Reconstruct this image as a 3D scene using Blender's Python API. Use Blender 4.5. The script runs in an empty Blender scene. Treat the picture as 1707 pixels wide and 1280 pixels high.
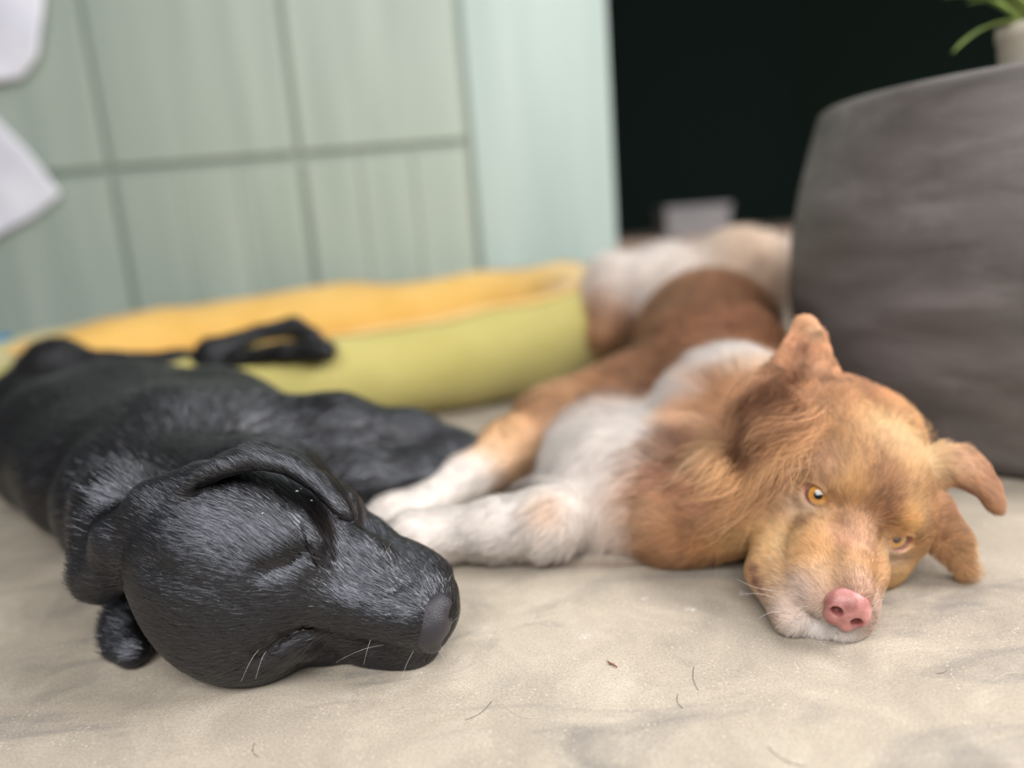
import bpy, math, random
import numpy as np
from mathutils import Vector, Matrix
rng = np.random.default_rng(7)
S = bpy.context.scene
COL = S.collection

# ------------------------------------------------------------------ camera
PITCH, ROLL, CAMH, FPX = math.radians(12.0), math.radians(4.5), 0.285, 1233.0
FW = np.array([0, math.cos(PITCH), -math.sin(PITCH)])
_r0 = np.array([1.0, 0, 0]); _u0 = np.array([0, math.sin(PITCH), math.cos(PITCH)])
RT = math.cos(ROLL) * _r0 - math.sin(ROLL) * _u0
UP = math.cos(ROLL) * _u0 + math.sin(ROLL) * _r0
CAM = np.array([0, 0, CAMH])
cam_d = bpy.data.cameras.new('camera'); cam = bpy.data.objects.new('camera', cam_d); COL.objects.link(cam)
M = Matrix([[RT[0], UP[0], -FW[0], CAM[0]], [RT[1], UP[1], -FW[1], CAM[1]], [RT[2], UP[2], -FW[2], CAM[2]], [0, 0, 0, 1]])
cam.matrix_world = M
cam_d.sensor_width = 36; cam_d.lens = 36 * FPX / 1707
cam_d.clip_start = 0.01; cam_d.clip_end = 50
cam_d.dof.use_dof = True; cam_d.dof.focus_distance = 0.475; cam_d.dof.aperture_fstop = 1.7
S.camera = cam
S.view_settings.view_transform = 'Standard'; S.view_settings.look = 'None'
S.view_settings.gamma = 1; S.view_settings.use_curve_mapping = False
S.view_settings.exposure = 0.17
S.cycles.use_denoising = True
S.cycles.max_bounces = 8; S.cycles.diffuse_bounces = 4; S.cycles.glossy_bounces = 4
S.cycles.transparent_max_bounces = 8
try:
    S.cycles_curves.shape = 'RIBBONS'; S.cycles_curves.subdivisions = 2
except Exception as e:
    print('curves', e)

# ------------------------------------------------------------------ light
W = bpy.data.worlds.new('World'); S.world = W; W.use_nodes = True
bgn = W.node_tree.nodes['Background']; bgn.inputs[0].default_value = (0.86, 0.93, 1.0, 1); bgn.inputs[1].default_value = 0.13

def area(name, loc, target, sx, sy, power, col):
    l = bpy.data.lights.new(name, 'AREA'); l.shape = 'RECTANGLE'; l.size = sx; l.size_y = sy
    l.energy = power; l.color = col
    o = bpy.data.objects.new(name, l); COL.objects.link(o); o.location = loc
    o.rotation_euler = (Vector(target) - Vector(loc)).to_track_quat('-Z', 'Y').to_euler()
    return o
area('window_behind_camera', (-0.15, -0.85, 1.45), (0.0, 0.5, 0.0), 2.0, 1.1, 47, (1.0, 0.99, 0.975))
area('window_right', (1.7, 0.25, 1.3), (0.1, 0.6, 0.0), 0.8, 0.8, 46, (1.0, 0.975, 0.94))
area('skylight', (0.5, 1.2, 1.9), (0.05, 0.8, 0.0), 1.2, 0.8, 14, (1.0, 0.99, 0.97))

# ------------------------------------------------------------------ helpers
def A(*v): return np.array(v, float)
def unit(v): v = np.asarray(v, float); return v / (np.linalg.norm(v) + 1e-12)
def ray(x, y): return FW + RT * (x - 853.5) / FPX + UP * (640 - y) / FPX
def pd(x, y, d): return CAM + ray(x, y) * d                   # point at distance d along the view
def pz(x, y, z=0.0): r = ray(x, y); return CAM + r * ((z - CAMH) / r[2])   # point at height z
def py(x, y, Y): r = ray(x, y); return CAM + r * (Y / r[1])       # point on the plane y = Y

def tag(o, label=None, cat=None, group=None, kind=None):
    if label: o['label'] = label
    if cat: o['category'] = cat
    if group: o['group'] = group
    if kind: o['kind'] = kind
    return o

def mesh_obj(name, V, Fc, mat=None, parent=None, smooth=True):
    me = bpy.data.meshes.new(name)
    me.from_pydata([tuple(v) for v in V] if not isinstance(V, np.ndarray) else V.tolist(), [], Fc if isinstance(Fc, list) else Fc.tolist())
    me.update()
    if smooth: me.polygons.foreach_set('use_smooth', [True] * len(me.polygons))
    if mat: me.materials.append(mat)
    o = bpy.data.objects.new(name, me); COL.objects.link(o)
    if parent: o.parent = parent
    return o

def quads_to_mesh(name, V, Q, mat=None, parent=None):
    me = bpy.data.meshes.new(name)
    n = len(V); q = len(Q)
    me.vertices.add(n); me.vertices.foreach_set('co', V.astype(np.float32).ravel())
    me.loops.add(q * 4); me.loops.foreach_set('vertex_index', Q.astype(np.int32).ravel())
    me.polygons.add(q); me.polygons.foreach_set('loop_start', np.arange(0, q * 4, 4, dtype=np.int32))
    try: me.polygons.foreach_set('loop_total', np.full(q, 4, dtype=np.int32))
    except Exception: pass
    me.update(calc_edges=True); me.validate()
    me.polygons.foreach_set('use_smooth', np.ones(len(me.polygons), dtype=bool))
    if mat: me.materials.append(mat)
    o = bpy.data.objects.new(name, me); COL.objects.link(o)
    if parent: o.parent = parent
    return o

def set_col(o, C, name='tint'):
    a = o.data.attributes.new(name, 'FLOAT_COLOR', 'POINT')
    c4 = np.ones((len(C), 4), np.float32); c4[:, :3] = C
    a.data.foreach_set('color', c4.ravel())

def srgb(*c):
    c = np.array(c, float) / 255.0
    return np.where(c <= 0.04045, c / 12.92, ((c + 0.055) / 1.055) ** 2.4)

# material helpers
def new_mat(name):
    m = bpy.data.materials.new(name); m.use_nodes = True
    return m, m.node_tree, m.node_tree.nodes['Principled BSDF']
def nd(nt, t, **kw):
    n = nt.nodes.new(t)
    for k, v in kw.items():
        if k in n.inputs: n.inputs[k].default_value = v
        else: setattr(n, k, v)
    return n
def noise(nt, scale, detail=4, rough=0.55, vec=None, dist=0):
    n = nd(nt, 'ShaderNodeTexNoise'); n.inputs['Scale'].default_value = scale
    n.inputs['Detail'].default_value = detail; n.inputs['Roughness'].default_value = rough; n.inputs['Distortion'].default_value = dist
    if vec is not None: nt.links.new(vec, n.inputs['Vector'])
    return n
def ramp(nt, fac, stops):
    r = nd(nt, 'ShaderNodeValToRGB'); nt.links.new(fac, r.inputs['Fac'])
    el = r.color_ramp.elements
    while len(el) < len(stops): el.new(0.5)
    for e, (p, c) in zip(el, stops):
        e.position = p; e.color = (*c, 1) if len(c) == 3 else c
    return r
def mixc(nt, a, b, fac, mode='MIX'):
    n = nt.nodes.new('ShaderNodeMix'); n.data_type = 'RGBA'; n.blend_type = mode
    for s, v in ((n.inputs[6], a), (n.inputs[7], b), (n.inputs[0], fac)):
        if hasattr(v, 'links') or hasattr(v, 'is_linked'): nt.links.new(v, s)
        elif isinstance(v, (int, float)): s.default_value = v
        else: s.default_value = (*v, 1) if len(v) == 3 else v
    return n.outputs[2]
def bump(nt, h, strength, dist, p):
    b = nd(nt, 'ShaderNodeBump'); b.inputs['Strength'].default_value = strength; b.inputs['Distance'].default_value = dist
    nt.links.new(h, b.inputs['Height']); nt.links.new(b.outputs[0], p.inputs['Normal']); return b
def simple_mat(name, c1, c2, scale=20, rough=0.7, bs=0.2, bd=0.001, nscale=None, spec=0.5):
    m, nt, p = new_mat(name)
    tc = nd(nt, 'ShaderNodeTexCoord')
    n = noise(nt, scale, 5, vec=tc.outputs['Object'])
    r = ramp(nt, n.outputs['Fac'], [(0.35, tuple(c1)), (0.65, tuple(c2))])
    nt.links.new(r.outputs[0], p.inputs['Base Color']); p.inputs['Roughness'].default_value = rough
    p.inputs['Specular IOR Level'].default_value = spec
    n2 = noise(nt, nscale or scale * 6, 4, vec=tc.outputs['Object'])
    bump(nt, n2.outputs['Fac'], bs, bd, p)
    return m

def box_vf(x0, x1, y0, y1, z0, z1, b=0.0):
    V = [(x, y, z) for x in (x0, x1) for y in (y0, y1) for z in (z0, z1)]
    Fc = [(0, 1, 3, 2), (4, 6, 7, 5), (0, 4, 5, 1), (2, 3, 7, 6), (0, 2, 6, 4), (1, 5, 7, 3)]
    return V, Fc
def boxes_obj(name, boxes, mat, parent=None, bevel=0.0):
    V, Fc = [], []
    for bx in boxes:
        v, f = box_vf(*bx); o = len(V); V += v; Fc += [tuple(i + o for i in q) for q in f]
    o = mesh_obj(name, V, Fc, mat, parent, smooth=False)
    if bevel:
        m = o.modifiers.new('bevel', 'BEVEL'); m.width = bevel; m.segments = 3
    return o
def lathe_vf(prof, c, n=96):
    V, Fc = [], []
    for (r, z) in prof:
        for k in range(n):
            a = 2 * math.pi * k / n
            V.append((c[0] + r * math.cos(a), c[1] + r * math.sin(a), c[2] + z))
    for i in range(len(prof) - 1):
        for k in range(n):
            k2 = (k + 1) % n
            Fc.append((i * n + k, i * n + k2, (i + 1) * n + k2, (i + 1) * n + k))
    return V, Fc

# smooth pseudo noise for geometry
def snoise(P, f, seed=0):
    r = np.random.default_rng(seed); out = np.zeros(len(P))
    for i in range(6):
        d = unit(r.normal(size=3)) * f * r.uniform(0.6, 1.6); out += np.sin(P @ d + r.uniform(0, 6.28))
    return out / 6

# ------------------------------------------------------------------ signed distance sculpting
class Clay:
    def __init__(s): s.ops = []
    def ell(s, c, r, ax=None, k=0.01, sub=False):
        # ax: 3x3 with columns as the ellipsoid's axes in world space
        s.ops.append(('e', A(*c), A(*r), np.eye(3) if ax is None else ax, k, sub)); return s
    def cone(s, a, b, ra, rb, k=0.01, sub=False):
        s.ops.append(('c', A(*a), A(*b), (ra, rb), k, sub)); return s
    def chain(s, pts, rs, k=0.01, sub=False):
        for i in range(len(pts) - 1): s.cone(pts[i], pts[i + 1], rs[i], rs[i + 1], k, sub)
        return s
    def strip(s, pts, ws, ns, th, k=0.004, n=5):
        """a flap: flat ellipsoids strung along pts, half widths ws, plate normals ns, half thickness th"""
        pts = [A(*p) for p in pts]; ns = [unit(q) for q in ns]
        for i in range(len(pts) - 1):
            for j in range(n):
                t = j / n; p = pts[i] * (1 - t) + pts[i + 1] * t
                w = ws[i] * (1 - t) + ws[i + 1] * t
                d = unit(pts[i + 1] - pts[i]); nn = unit(ns[i] * (1 - t) + ns[i + 1] * t); nn = unit(nn - d * (nn @ d))
                L = np.linalg.norm(pts[i + 1] - pts[i]) / n
                s.ell(p, (max(L * 1.6, w * 0.55), w, th), np.column_stack([d, np.cross(nn, d), nn]), k)
        return s
    def grid(s, lo, hi, h):
        lo = A(*lo); hi = A(*hi)
        n = np.ceil((hi - lo) / h).astype(int) + 1
        xs = [lo[i] + h * np.arange(n[i]) for i in range(3)]
        f = np.full(n, 0.05, np.float32)
        for op in s.ops:
            k = op[-2]
            if op[0] == 'e':
                c, r, ax = op[1], op[2], op[3]
                ext = np.sqrt(((ax * r) ** 2).sum(1)); b0, b1 = c - ext, c + ext
            else:
                a, b, (ra, rb) = op[1], op[2], op[3]
                b0 = np.minimum(a - ra, b - rb); b1 = np.maximum(a + ra, b + rb)
            m = k + 3 * h
            i0 = np.clip(np.floor((b0 - m - lo) / h).astype(int), 0, n); i1 = np.clip(np.ceil((b1 + m - lo) / h).astype(int) + 1, 0, n)
            if np.any(i1 <= i0): continue
            sl = tuple(slice(i0[q], i1[q]) for q in range(3))
            X = xs[0][sl[0]][:, None, None]; Y = xs[1][sl[1]][None, :, None]; Z = xs[2][sl[2]][None, None, :]
            if op[0] == 'e':
                dx, dy, dz = X - c[0], Y - c[1], Z - c[2]
                q0 = 0; q1 = 0
                for j in range(3):
                    u = dx * ax[0, j] + dy * ax[1, j] + dz * ax[2, j]
                    q0 = q0 + (u / r[j]) ** 2; q1 = q1 + (u / r[j] ** 2) ** 2
                k0 = np.sqrt(q0); d = k0 * (k0 - 1) / (np.sqrt(q1) + 1e-9)
            else:
                ab = b - a; L = ab @ ab
                t = ((X - a[0]) * ab[0] + (Y - a[1]) * ab[1] + (Z - a[2]) * ab[2]) / max(L, 1e-12)
                t = np.clip(t, 0, 1)
                d = np.sqrt((X - a[0] - t * ab[0]) ** 2 + (Y - a[1] - t * ab[1]) ** 2 + (Z - a[2] - t * ab[2]) ** 2) - (ra + (rb - ra) * t)
            g = f[sl]
            if op[-1]:
                d = -d; hh = np.clip(0.5 - 0.5 * (d - g) / (k + 1e-9) * -1 * -1, 0, 1)
                # smooth max(g, d)
                hh = np.clip(0.5 + 0.5 * (d - g) / (k + 1e-9), 0, 1)
                f[sl] = g * (1 - hh) + d * hh + k * hh * (1 - hh)
            else:
                hh = np.clip(0.5 + 0.5 * (g - d) / (k + 1e-9), 0, 1)
                f[sl] = g * (1 - hh) + d * hh - k * hh * (1 - hh)
        return f, lo, h

def surfnet(f, lo, h):
    ins = f < 0
    n = np.array(f.shape)
    c = np.zeros(n - 1, np.int8)
    for i in (0, 1):
        for j in (0, 1):
            for k in (0, 1):
                c += ins[i:n[0] - 1 + i, j:n[1] - 1 + j, k:n[2] - 1 + k]
    act = np.argwhere((c > 0) & (c < 8))
    idx = np.full(n - 1, -1, np.int64); idx[act[:, 0], act[:, 1], act[:, 2]] = np.arange(len(act))
    acc = np.zeros((len(act), 3)); cnt = np.zeros(len(act))
    cor = [(i, j, k) for i in (0, 1) for j in (0, 1) for k in (0, 1)]
    for a in cor:
        for ax in range(3):
            if a[ax] == 1: continue
            b = list(a); b[ax] = 1
            va = f[act[:, 0] + a[0], act[:, 1] + a[1], act[:, 2] + a[2]]; vb = f[act[:, 0] + b[0], act[:, 1] + b[1], act[:, 2] + b[2]]
            m = (va < 0) != (vb < 0)
            t = va[m] / (va[m] - vb[m])
            p = np.tile(np.array(a, float), (m.sum(), 1)); p[:, ax] += t
            acc[m] += p; cnt[m] += 1
    V = lo + h * (act + acc / cnt[:, None])
    Q = []
    for ax in range(3):
        u, v = (ax + 1) % 3, (ax + 2) % 3
        s0 = [slice(None)] * 3; s1 = [slice(None)] * 3; s0[ax] = slice(0, -1); s1[ax] = slice(1, None)
        A0 = ins[tuple(s0)]; A1 = ins[tuple(s1)]
        e = np.argwhere(A0 != A1)
        e = e[(e[:, u] > 0) & (e[:, v] > 0) & (e[:, u] < n[u] - 1) & (e[:, v] < n[v] - 1)]
        st = A0[e[:, 0], e[:, 1], e[:, 2]]
        def cell(du, dv):
            q = e.copy(); q[:, u] -= du; q[:, v] -= dv
            return idx[q[:, 0], q[:, 1], q[:, 2]]
        q = np.stack([cell(1, 1), cell(0, 1), cell(0, 0), cell(1, 0)], 1)
        q[~st] = q[~st][:, ::-1]
        Q.append(q)
    Q = np.concatenate(Q); Q = Q[(Q >= 0).all(1)]
    return V, Q

def drop_inside(V, Q, lo, hi, keep_inside):
    c = V[Q].mean(1); m = ((c > lo) & (c < hi)).all(1)
    if not keep_inside: m = ~m
    Q = Q[m]; used = np.unique(Q); mp = np.full(len(V), -1); mp[used] = np.arange(len(used))
    return V[used], mp[Q]

def vnormals(V, Q):
    fn = np.cross(V[Q[:, 2]] - V[Q[:, 0]], V[Q[:, 3]] - V[Q[:, 1]])
    N = np.zeros_like(V)
    for i in range(4): np.add.at(N, Q[:, i], fn)
    return N / (np.linalg.norm(N, axis=1)[:, None] + 1e-12)

def sculpt(clay, lo, hi, h, fine_lo, fine_hi, hf):
    f, l, hh = clay.grid(lo, hi, h); V1, Q1 = surfnet(f, l, hh)
    f, l, hh = clay.grid(A(*fine_lo) - 3 * h, A(*fine_hi) + 3 * h, hf); V2, Q2 = surfnet(f, l, hh)
    V1, Q1 = drop_inside(V1, Q1, A(*fine_lo), A(*fine_hi), False)
    V2, Q2 = drop_inside(V2, Q2, A(*fine_lo) - 1.0 * h, A(*fine_hi) + 1.0 * h, True)
    V = np.concatenate([V1, V2]); Q = np.concatenate([Q1, Q2 + len(V1)])
    return V, Q, vnormals(V, Q)

class Blobs:
    """weighted points in space that carry a value (a colour, a direction, a length)"""
    def __init__(s, items, base, w0=0.02):
        s.P = np.array([i[0] for i in items]); s.sg = np.array([i[1] for i in items]); s.v = np.array([i[2] for i in items], float)
        s.w = np.array([i[3] if len(i) > 3 else 1.0 for i in items]); s.base = np.array(base, float); s.w0 = w0
    def __call__(s, X):
        out = np.zeros((len(X), s.v.shape[1])) + s.base * s.w0; W_ = np.full(len(X), s.w0)
        for p, sg, v, w in zip(s.P, s.sg, s.v, s.w):
            g = w * np.exp(-((X - p) ** 2).sum(1) / (2 * sg * sg)); out += g[:, None] * v; W_ += g
        return out / W_[:, None]

def grow(name, V, Q, N, count, dens, length, flow, lift, colour, mat, parent, npts=5, rad=0.00006, jit=0.25, clump=0.0,
         clump_size=0.01, curl=0.0, gravity=0.0, seed=1, cvar=0.12, facing=0.35, tip=0.15, wave=0.0, zmin=0.0006, njit=0.25, nshift=0.15, clvar=0.0):
    r = np.random.default_rng(seed)
    a, b, c, d = (V[Q[:, i]] for i in range(4))
    ar = np.linalg.norm(np.cross(c - a, d - b), axis=1) * 0.5
    cen = (a + b + c + d) / 4; fn = np.cross(c - a, d - b); fn /= np.linalg.norm(fn, axis=1)[:, None] + 1e-12
    w = ar * dens(cen, fn)
    vis = ((CAM - cen) / np.linalg.norm(CAM - cen, axis=1)[:, None] * fn).sum(1)
    w = w * np.where(vis < -0.25, facing, 1.0)
    w = w * (cen[:, 2] > 0.0015)
    p = w / w.sum()
    qi = r.choice(len(Q), size=count, p=p)
    u, v = r.random(count), r.random(count)
    bl = lambda X: (X[Q[qi, 0]] * ((1 - u) * (1 - v))[:, None] + X[Q[qi, 1]] * (u * (1 - v))[:, None] + X[Q[qi, 2]] * (u * v)[:, None] + X[Q[qi, 3]] * ((1 - u) * v)[:, None])
    P = bl(V); Nn = bl(N); Nn /= np.linalg.norm(Nn, axis=1)[:, None] + 1e-12
    D = flow(P); D = D - (D * Nn).sum(1)[:, None] * Nn; D /= np.linalg.norm(D, axis=1)[:, None] + 1e-9
    J = r.normal(size=(count, 3)) * jit
    # a slow, patchy wander so neighbouring hairs agree
    wd = np.stack([snoise(P, 140, 11), snoise(P, 140, 12), snoise(P, 140, 13)], 1) * jit * 1.6
    D = D + (J + wd) - ((J + wd) * Nn).sum(1)[:, None] * Nn; D /= np.linalg.norm(D, axis=1)[:, None] + 1e-9
    L = length(P) * r.uniform(0.65, 1.15, count)
    lf = lift(P) * r.uniform(0.6, 1.4, count)
    pts = np.zeros((count, npts, 3))
    side = np.cross(Nn, D)
    ph = snoise(P, 90, 21) * 6 + r.normal(size=count) * 0.5
    for i in range(npts):
        s = i / (npts - 1)
        al = lf * (1 - 0.75 * s)                     # rises, then lies down
        o = D * (L * s * np.cos(al))[:, None] + Nn * (L * np.sin(lf) * (s - 0.42 * s * s))[:, None]
        o[:, 2] -= gravity * L * s * s
        if wave: o += side * (wave * L * np.sin(ph + s * 5.0) * s)[:, None]
        pts[:, i] = P + o
    if clump > 0:
        ncl = max(8, int(count / 40)); ci = r.choice(count, ncl, replace=False)
        cp = P[ci]; key = np.floor(P / clump_size).astype(np.int64)
        hsh = (key[:, 0] * 73856093) ^ (key[:, 1] * 19349663) ^ (key[:, 2] * 83492791)
        # jitter the cells so the clumps are not boxes
        Pj = P + r.normal(size=P.shape) * clump_size * 0.22
        key = np.floor((Pj + 0.3 * clump_size * np.stack([snoise(P, 300, 31), snoise(P, 300, 32), snoise(P, 300, 33)], 1)) / clump_size).astype(np.int64)
        hsh = (key[:, 0] * 73856093) ^ (key[:, 1] * 19349663) ^ (key[:, 2] * 83492791)
        uq, inv = np.unique(hsh, return_inverse=True)
        cn = np.bincount(inv); mean = np.stack([np.bincount(inv, pts[:, -1, j]) for j in range(3)], 1) / cn[:, None]
        mroot = np.stack([np.bincount(inv, P[:, j]) for j in range(3)], 1) / cn[:, None]
        tgt = mean[inv]; tr = mroot[inv]
        for i in range(1, npts):
            s = i / (npts - 1); cl = clump * s ** 1.3
            mid = tr * (1 - s) + tgt * s
            # keep each hair's own curve, pull towards the clump's line
            own = pts[:, i]; arc = own - (P * (1 - s) + pts[:, -1] * s) if i < npts - 1 else 0
            pts[:, i] = own * (1 - cl) + (mid + arc) * cl
    pts[:, :, 2] = np.maximum(pts[:, :, 2], zmin)
    C = colour(P) * np.exp(r.normal(size=(count, 1)) * cvar)
    if clump > 0 and clvar: C = C * np.exp(r.normal(size=len(uq)) * clvar)[inv][:, None]
    hc = bpy.data.hair_curves.new(name)
    hc.add_curves([npts] * count)
    hc.attributes['position'].data.foreach_set('vector', pts.astype(np.float32).ravel())
    ra = hc.attributes.get('radius') or hc.attributes.new('radius', 'FLOAT', 'POINT')
    prof = np.linspace(1, tip, npts) ** 0.8
    rv = (rad if np.isscalar(rad) else rad(P)[:, None]) * prof[None, :] * np.ones((count, 1))
    ra.data.foreach_set('value', rv.astype(np.float32).ravel())
    ca = hc.attributes.new('tint', 'FLOAT_COLOR', 'CURVE')
    c4 = np.ones((count, 4), np.float32); C = C * np.minimum(1, 0.88 / C.max(1, keepdims=True)); c4[:, :3] = C; ca.data.foreach_set('color', c4.ravel())
    nj = Nn + D * r.normal(size=(count, 1)) * njit - D * nshift + side * r.normal(size=(count, 1)) * njit
    nj /= np.linalg.norm(nj, axis=1)[:, None]
    na = hc.attributes.new('coat_normal', 'FLOAT_VECTOR', 'CURVE'); na.data.foreach_set('vector', nj.astype(np.float32).ravel())
    hc.materials.append(mat)
    o = bpy.data.objects.new(name, hc); COL.objects.link(o); o.parent = parent
    return o

def strands(name, lines, r0, r1, mat, parent=None):
    """a few single hairs as tapering tubes in one curve object"""
    cu = bpy.data.curves.new(name, 'CURVE'); cu.dimensions = '3D'; cu.bevel_depth = 1.0; cu.bevel_resolution = 1
    for ln in lines:
        s = cu.splines.new('POLY'); s.points.add(len(ln) - 1)
        for i, p in enumerate(ln):
            s.points[i].co = (*p, 1); s.points[i].radius = r0 + (r1 - r0) * i / (len(ln) - 1)
    cu.materials.append(mat)
    o = bpy.data.objects.new(name, cu); COL.objects.link(o)
    return curve_to_mesh(o, parent)

def curve_to_mesh(o, parent):
    name = o.name
    bpy.context.view_layer.update()
    me = bpy.data.meshes.new_from_object(o.evaluated_get(bpy.context.evaluated_depsgraph_get()))
    mats = list(o.data.materials); bpy.data.objects.remove(o)
    if not me.materials:
        for m_ in mats: me.materials.append(m_)
    me.polygons.foreach_set('use_smooth', [True] * len(me.polygons))
    q = bpy.data.objects.new(name, me); COL.objects.link(q)
    if parent: q.parent = parent
    return q

# ------------------------------------------------------------------ setting
def floor_mat():
    m, nt, p = new_mat('worn_concrete')
    tc = nd(nt, 'ShaderNodeTexCoord'); v = tc.outputs['Object']
    big = noise(nt, 3.2, 6, 0.6, v, 0.4)
    mid = noise(nt, 14, 6, 0.65, v, 0.8)
    base = ramp(nt, big.outputs['Fac'], [(0.30, srgb(148, 138, 126)), (0.5, srgb(176, 165, 149)), (0.68, srgb(200, 189, 173))]).outputs[0]
    midr = ramp(nt, mid.outputs['Fac'], [(0.3, srgb(134, 126, 117)), (0.55, srgb(172, 161, 147)), (0.72, srgb(202, 193, 180))]).outputs[0]
    c = mixc(nt, base, midr, 0.5)
    # grey trodden stains, long and streaky
    mp = nd(nt, 'ShaderNodeMapping'); nt.links.new(v, mp.inputs[0]); mp.inputs['Scale'].default_value = (1.0, 2.2, 1); mp.inputs['Rotation'].default_value = (0, 0, 0.5)
    st = noise(nt, 5.5, 7, 0.62, mp.outputs[0], 1.2)
    sm = ramp(nt, st.outputs['Fac'], [(0.52, (0, 0, 0)), (0.66, (0.7, 0.7, 0.7))]).outputs[0]
    c = mixc(nt, c, srgb(120, 115, 112), sm)
    # fine grain
    g = noise(nt, 620, 5, 0.85, v)
    gr = ramp(nt, g.outputs['Fac'], [(0.32, (0.52, 0.50, 0.48)), (0.48, (0.95, 0.95, 0.95)), (0.68, (1.25, 1.24, 1.22))]).outputs[0]
    c = mixc(nt, c, gr, 0.85, 'MULTIPLY')
    # pale grit flecks
    vo = nd(nt, 'ShaderNodeTexVoronoi'); vo.inputs['Scale'].default_value = 330
    nt.links.new(mixc(nt, v, noise(nt, 700, 3, 0.7, v).outputs['Color'], 0.0035), vo.inputs['Vector'])
    fl = ramp(nt, vo.outputs['Distance'], [(0.12, (.8, .8, .8)), (0.26, (0, 0, 0))]).outputs[0]
    sel = ramp(nt, noise(nt, 38, 5, 0.75, v).outputs['Fac'], [(0.46, (0, 0, 0)), (0.64, (1, 1, 1))]).outputs[0]
    fm = mixc(nt, fl, sel, 1.0, 'MULTIPLY')
    c = mixc(nt, c, srgb(226, 216, 198), fm)
    # paint spots
    vo2 = nd(nt, 'ShaderNodeTexVoronoi'); vo2.inputs['Scale'].default_value = 16; vo2.inputs['Randomness'].default_value = 1
    wr = noise(nt, 90, 4, 0.7, v)
    wv = mixc(nt, v, wr.outputs['Color'], 0.02)
    nt.links.new(wv, vo2.inputs['Vector'])
    sp = ramp(nt, vo2.outputs['Distance'], [(0.035, (1, 1, 1)), (0.07, (0, 0, 0))]).outputs[0]
    sp2 = ramp(nt, noise(nt, 320, 3, 0.8, v).outputs['Fac'], [(0.48, (0, 0, 0)), (0.56, (0.8, 0.8, 0.8))]).outputs[0]
    spm = mixc(nt, sp, sp2, 1.0, 'MULTIPLY')
    c = mixc(nt, c, srgb(232, 232, 228), spm)
    nt.links.new(c, p.inputs['Base Color'])
    p.inputs['Roughness'].default_value = 0.62; p.inputs['Specular IOR Level'].default_value = 0.35
    mul = nd(nt, 'ShaderNodeMath', operation='ADD'); nt.links.new(g.outputs['Fac'], mul.inputs[0]); nt.links.new(fm, mul.inputs[1])
    bump(nt, mul.outputs[0], 0.35, 0.0006, p)
    return m
fl = mesh_obj('floor', [(-3, -1.5, 0), (4.5, -1.5, 0), (4.5, 6.0, 0), (-3, 6.0, 0)], [(0, 1, 2, 3)], floor_mat(), smooth=False)
tag(fl, kind='structure')

# green panelled wall
def green_mat(name, c1, c2):
    m, nt, p = new_mat(name)
    tc = nd(nt, 'ShaderNodeTexCoord')
    mp = nd(nt, 'ShaderNodeMapping'); nt.links.new(tc.outputs['Object'], mp.inputs[0]); mp.inputs['Scale'].default_value = (9, 9, 0.7)
    n = noise(nt, 1.4, 4, 0.5, mp.outputs[0])
    r = ramp(nt, n.outputs['Fac'], [(0.3, tuple(c1)), (0.7, tuple(c2))])
    nt.links.new(r.outputs[0], p.inputs['Base Color']); p.inputs['Roughness'].default_value = 0.5
    return m
gm = green_mat('sage_paint', srgb(150, 163, 153), srgb(170, 181, 171))
gm2 = green_mat('sage_paint_side_lit', srgb(158, 175, 170), srgb(175, 190, 185))  # same sage; side light on the end panel put into a lighter, cooler colour
groove_m, _, gp = new_mat('groove_paint'); gp.inputs['Base Color'].default_value = (*srgb(146, 158, 148), 1)
WY = 1.95
xe = [py(160, 100, WY)[0] - 0.55, py(182, 250, WY)[0], py(500, 250, WY)[0], py(782, 235, WY)[0], py(1020, 250, WY)[0]]
zg = py(500, 262, WY)[2]
ww = boxes_obj('wall_back', [(-3.0, xe[4], WY, WY + 0.05, 0, 2.6)], groove_m)
tag(ww, kind='structure')
pn = []
edges = [xe[0] - 0.55, xe[0], xe[1], xe[2], xe[3], xe[4]]
lowers = []
for i in range(5):
    a, b = edges[i] + 0.009, edges[i + 1] - (0.009 if i < 4 else 0)
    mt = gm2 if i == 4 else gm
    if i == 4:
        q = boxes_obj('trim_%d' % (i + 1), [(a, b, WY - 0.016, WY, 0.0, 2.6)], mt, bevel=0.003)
    else:
        bx = [(a, b, WY - 0.016, WY, zg + 0.011, 2.6)]
        # three narrower boards below the rail
        for k in range(3):
            w_ = (b - a) / 3; bx.append((a + k * w_ + 0.001, a + (k + 1) * w_ - 0.001, WY - 0.016, WY, 0.0, zg - 0.011))
        q = boxes_obj('trim_%d' % (i + 1), bx, mt, bevel=0.003)
    tag(q, kind='structure')
# the end of that wall
# dark room beyond
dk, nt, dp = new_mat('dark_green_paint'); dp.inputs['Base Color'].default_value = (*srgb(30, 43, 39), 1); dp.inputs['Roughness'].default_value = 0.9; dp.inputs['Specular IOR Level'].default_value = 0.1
cx = py(1330, 200, 4.2)[0]
tag(boxes_obj('wall_far', [(-0.5, cx, 4.2, 4.3, 0, 2.6)], dk), kind='structure')
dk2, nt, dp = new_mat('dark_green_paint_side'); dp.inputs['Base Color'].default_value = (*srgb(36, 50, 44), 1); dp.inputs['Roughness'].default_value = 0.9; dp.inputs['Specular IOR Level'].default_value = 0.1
V = [(cx, 4.3, 0), (cx + 1.9, 2.4, 0), (cx + 1.95, 2.45, 0), (cx + .05, 4.35, 0)]
V = V + [(x, y, 2.6) for x, y, z in V]
tag(mesh_obj('wall_right', V, [(0, 1, 5, 4), (1, 2, 6, 5), (2, 3, 7, 6), (3, 0, 4, 7), (4, 5, 6, 7)], dk2, smooth=False), kind='structure')
# return wall closing the passage on the left, behind the green wall
tag(boxes_obj('wall_left', [(xe[4] - 0.08, xe[4], WY + 0.05, 4.2, 0, 2.6)], dk), kind='structure')

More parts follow.
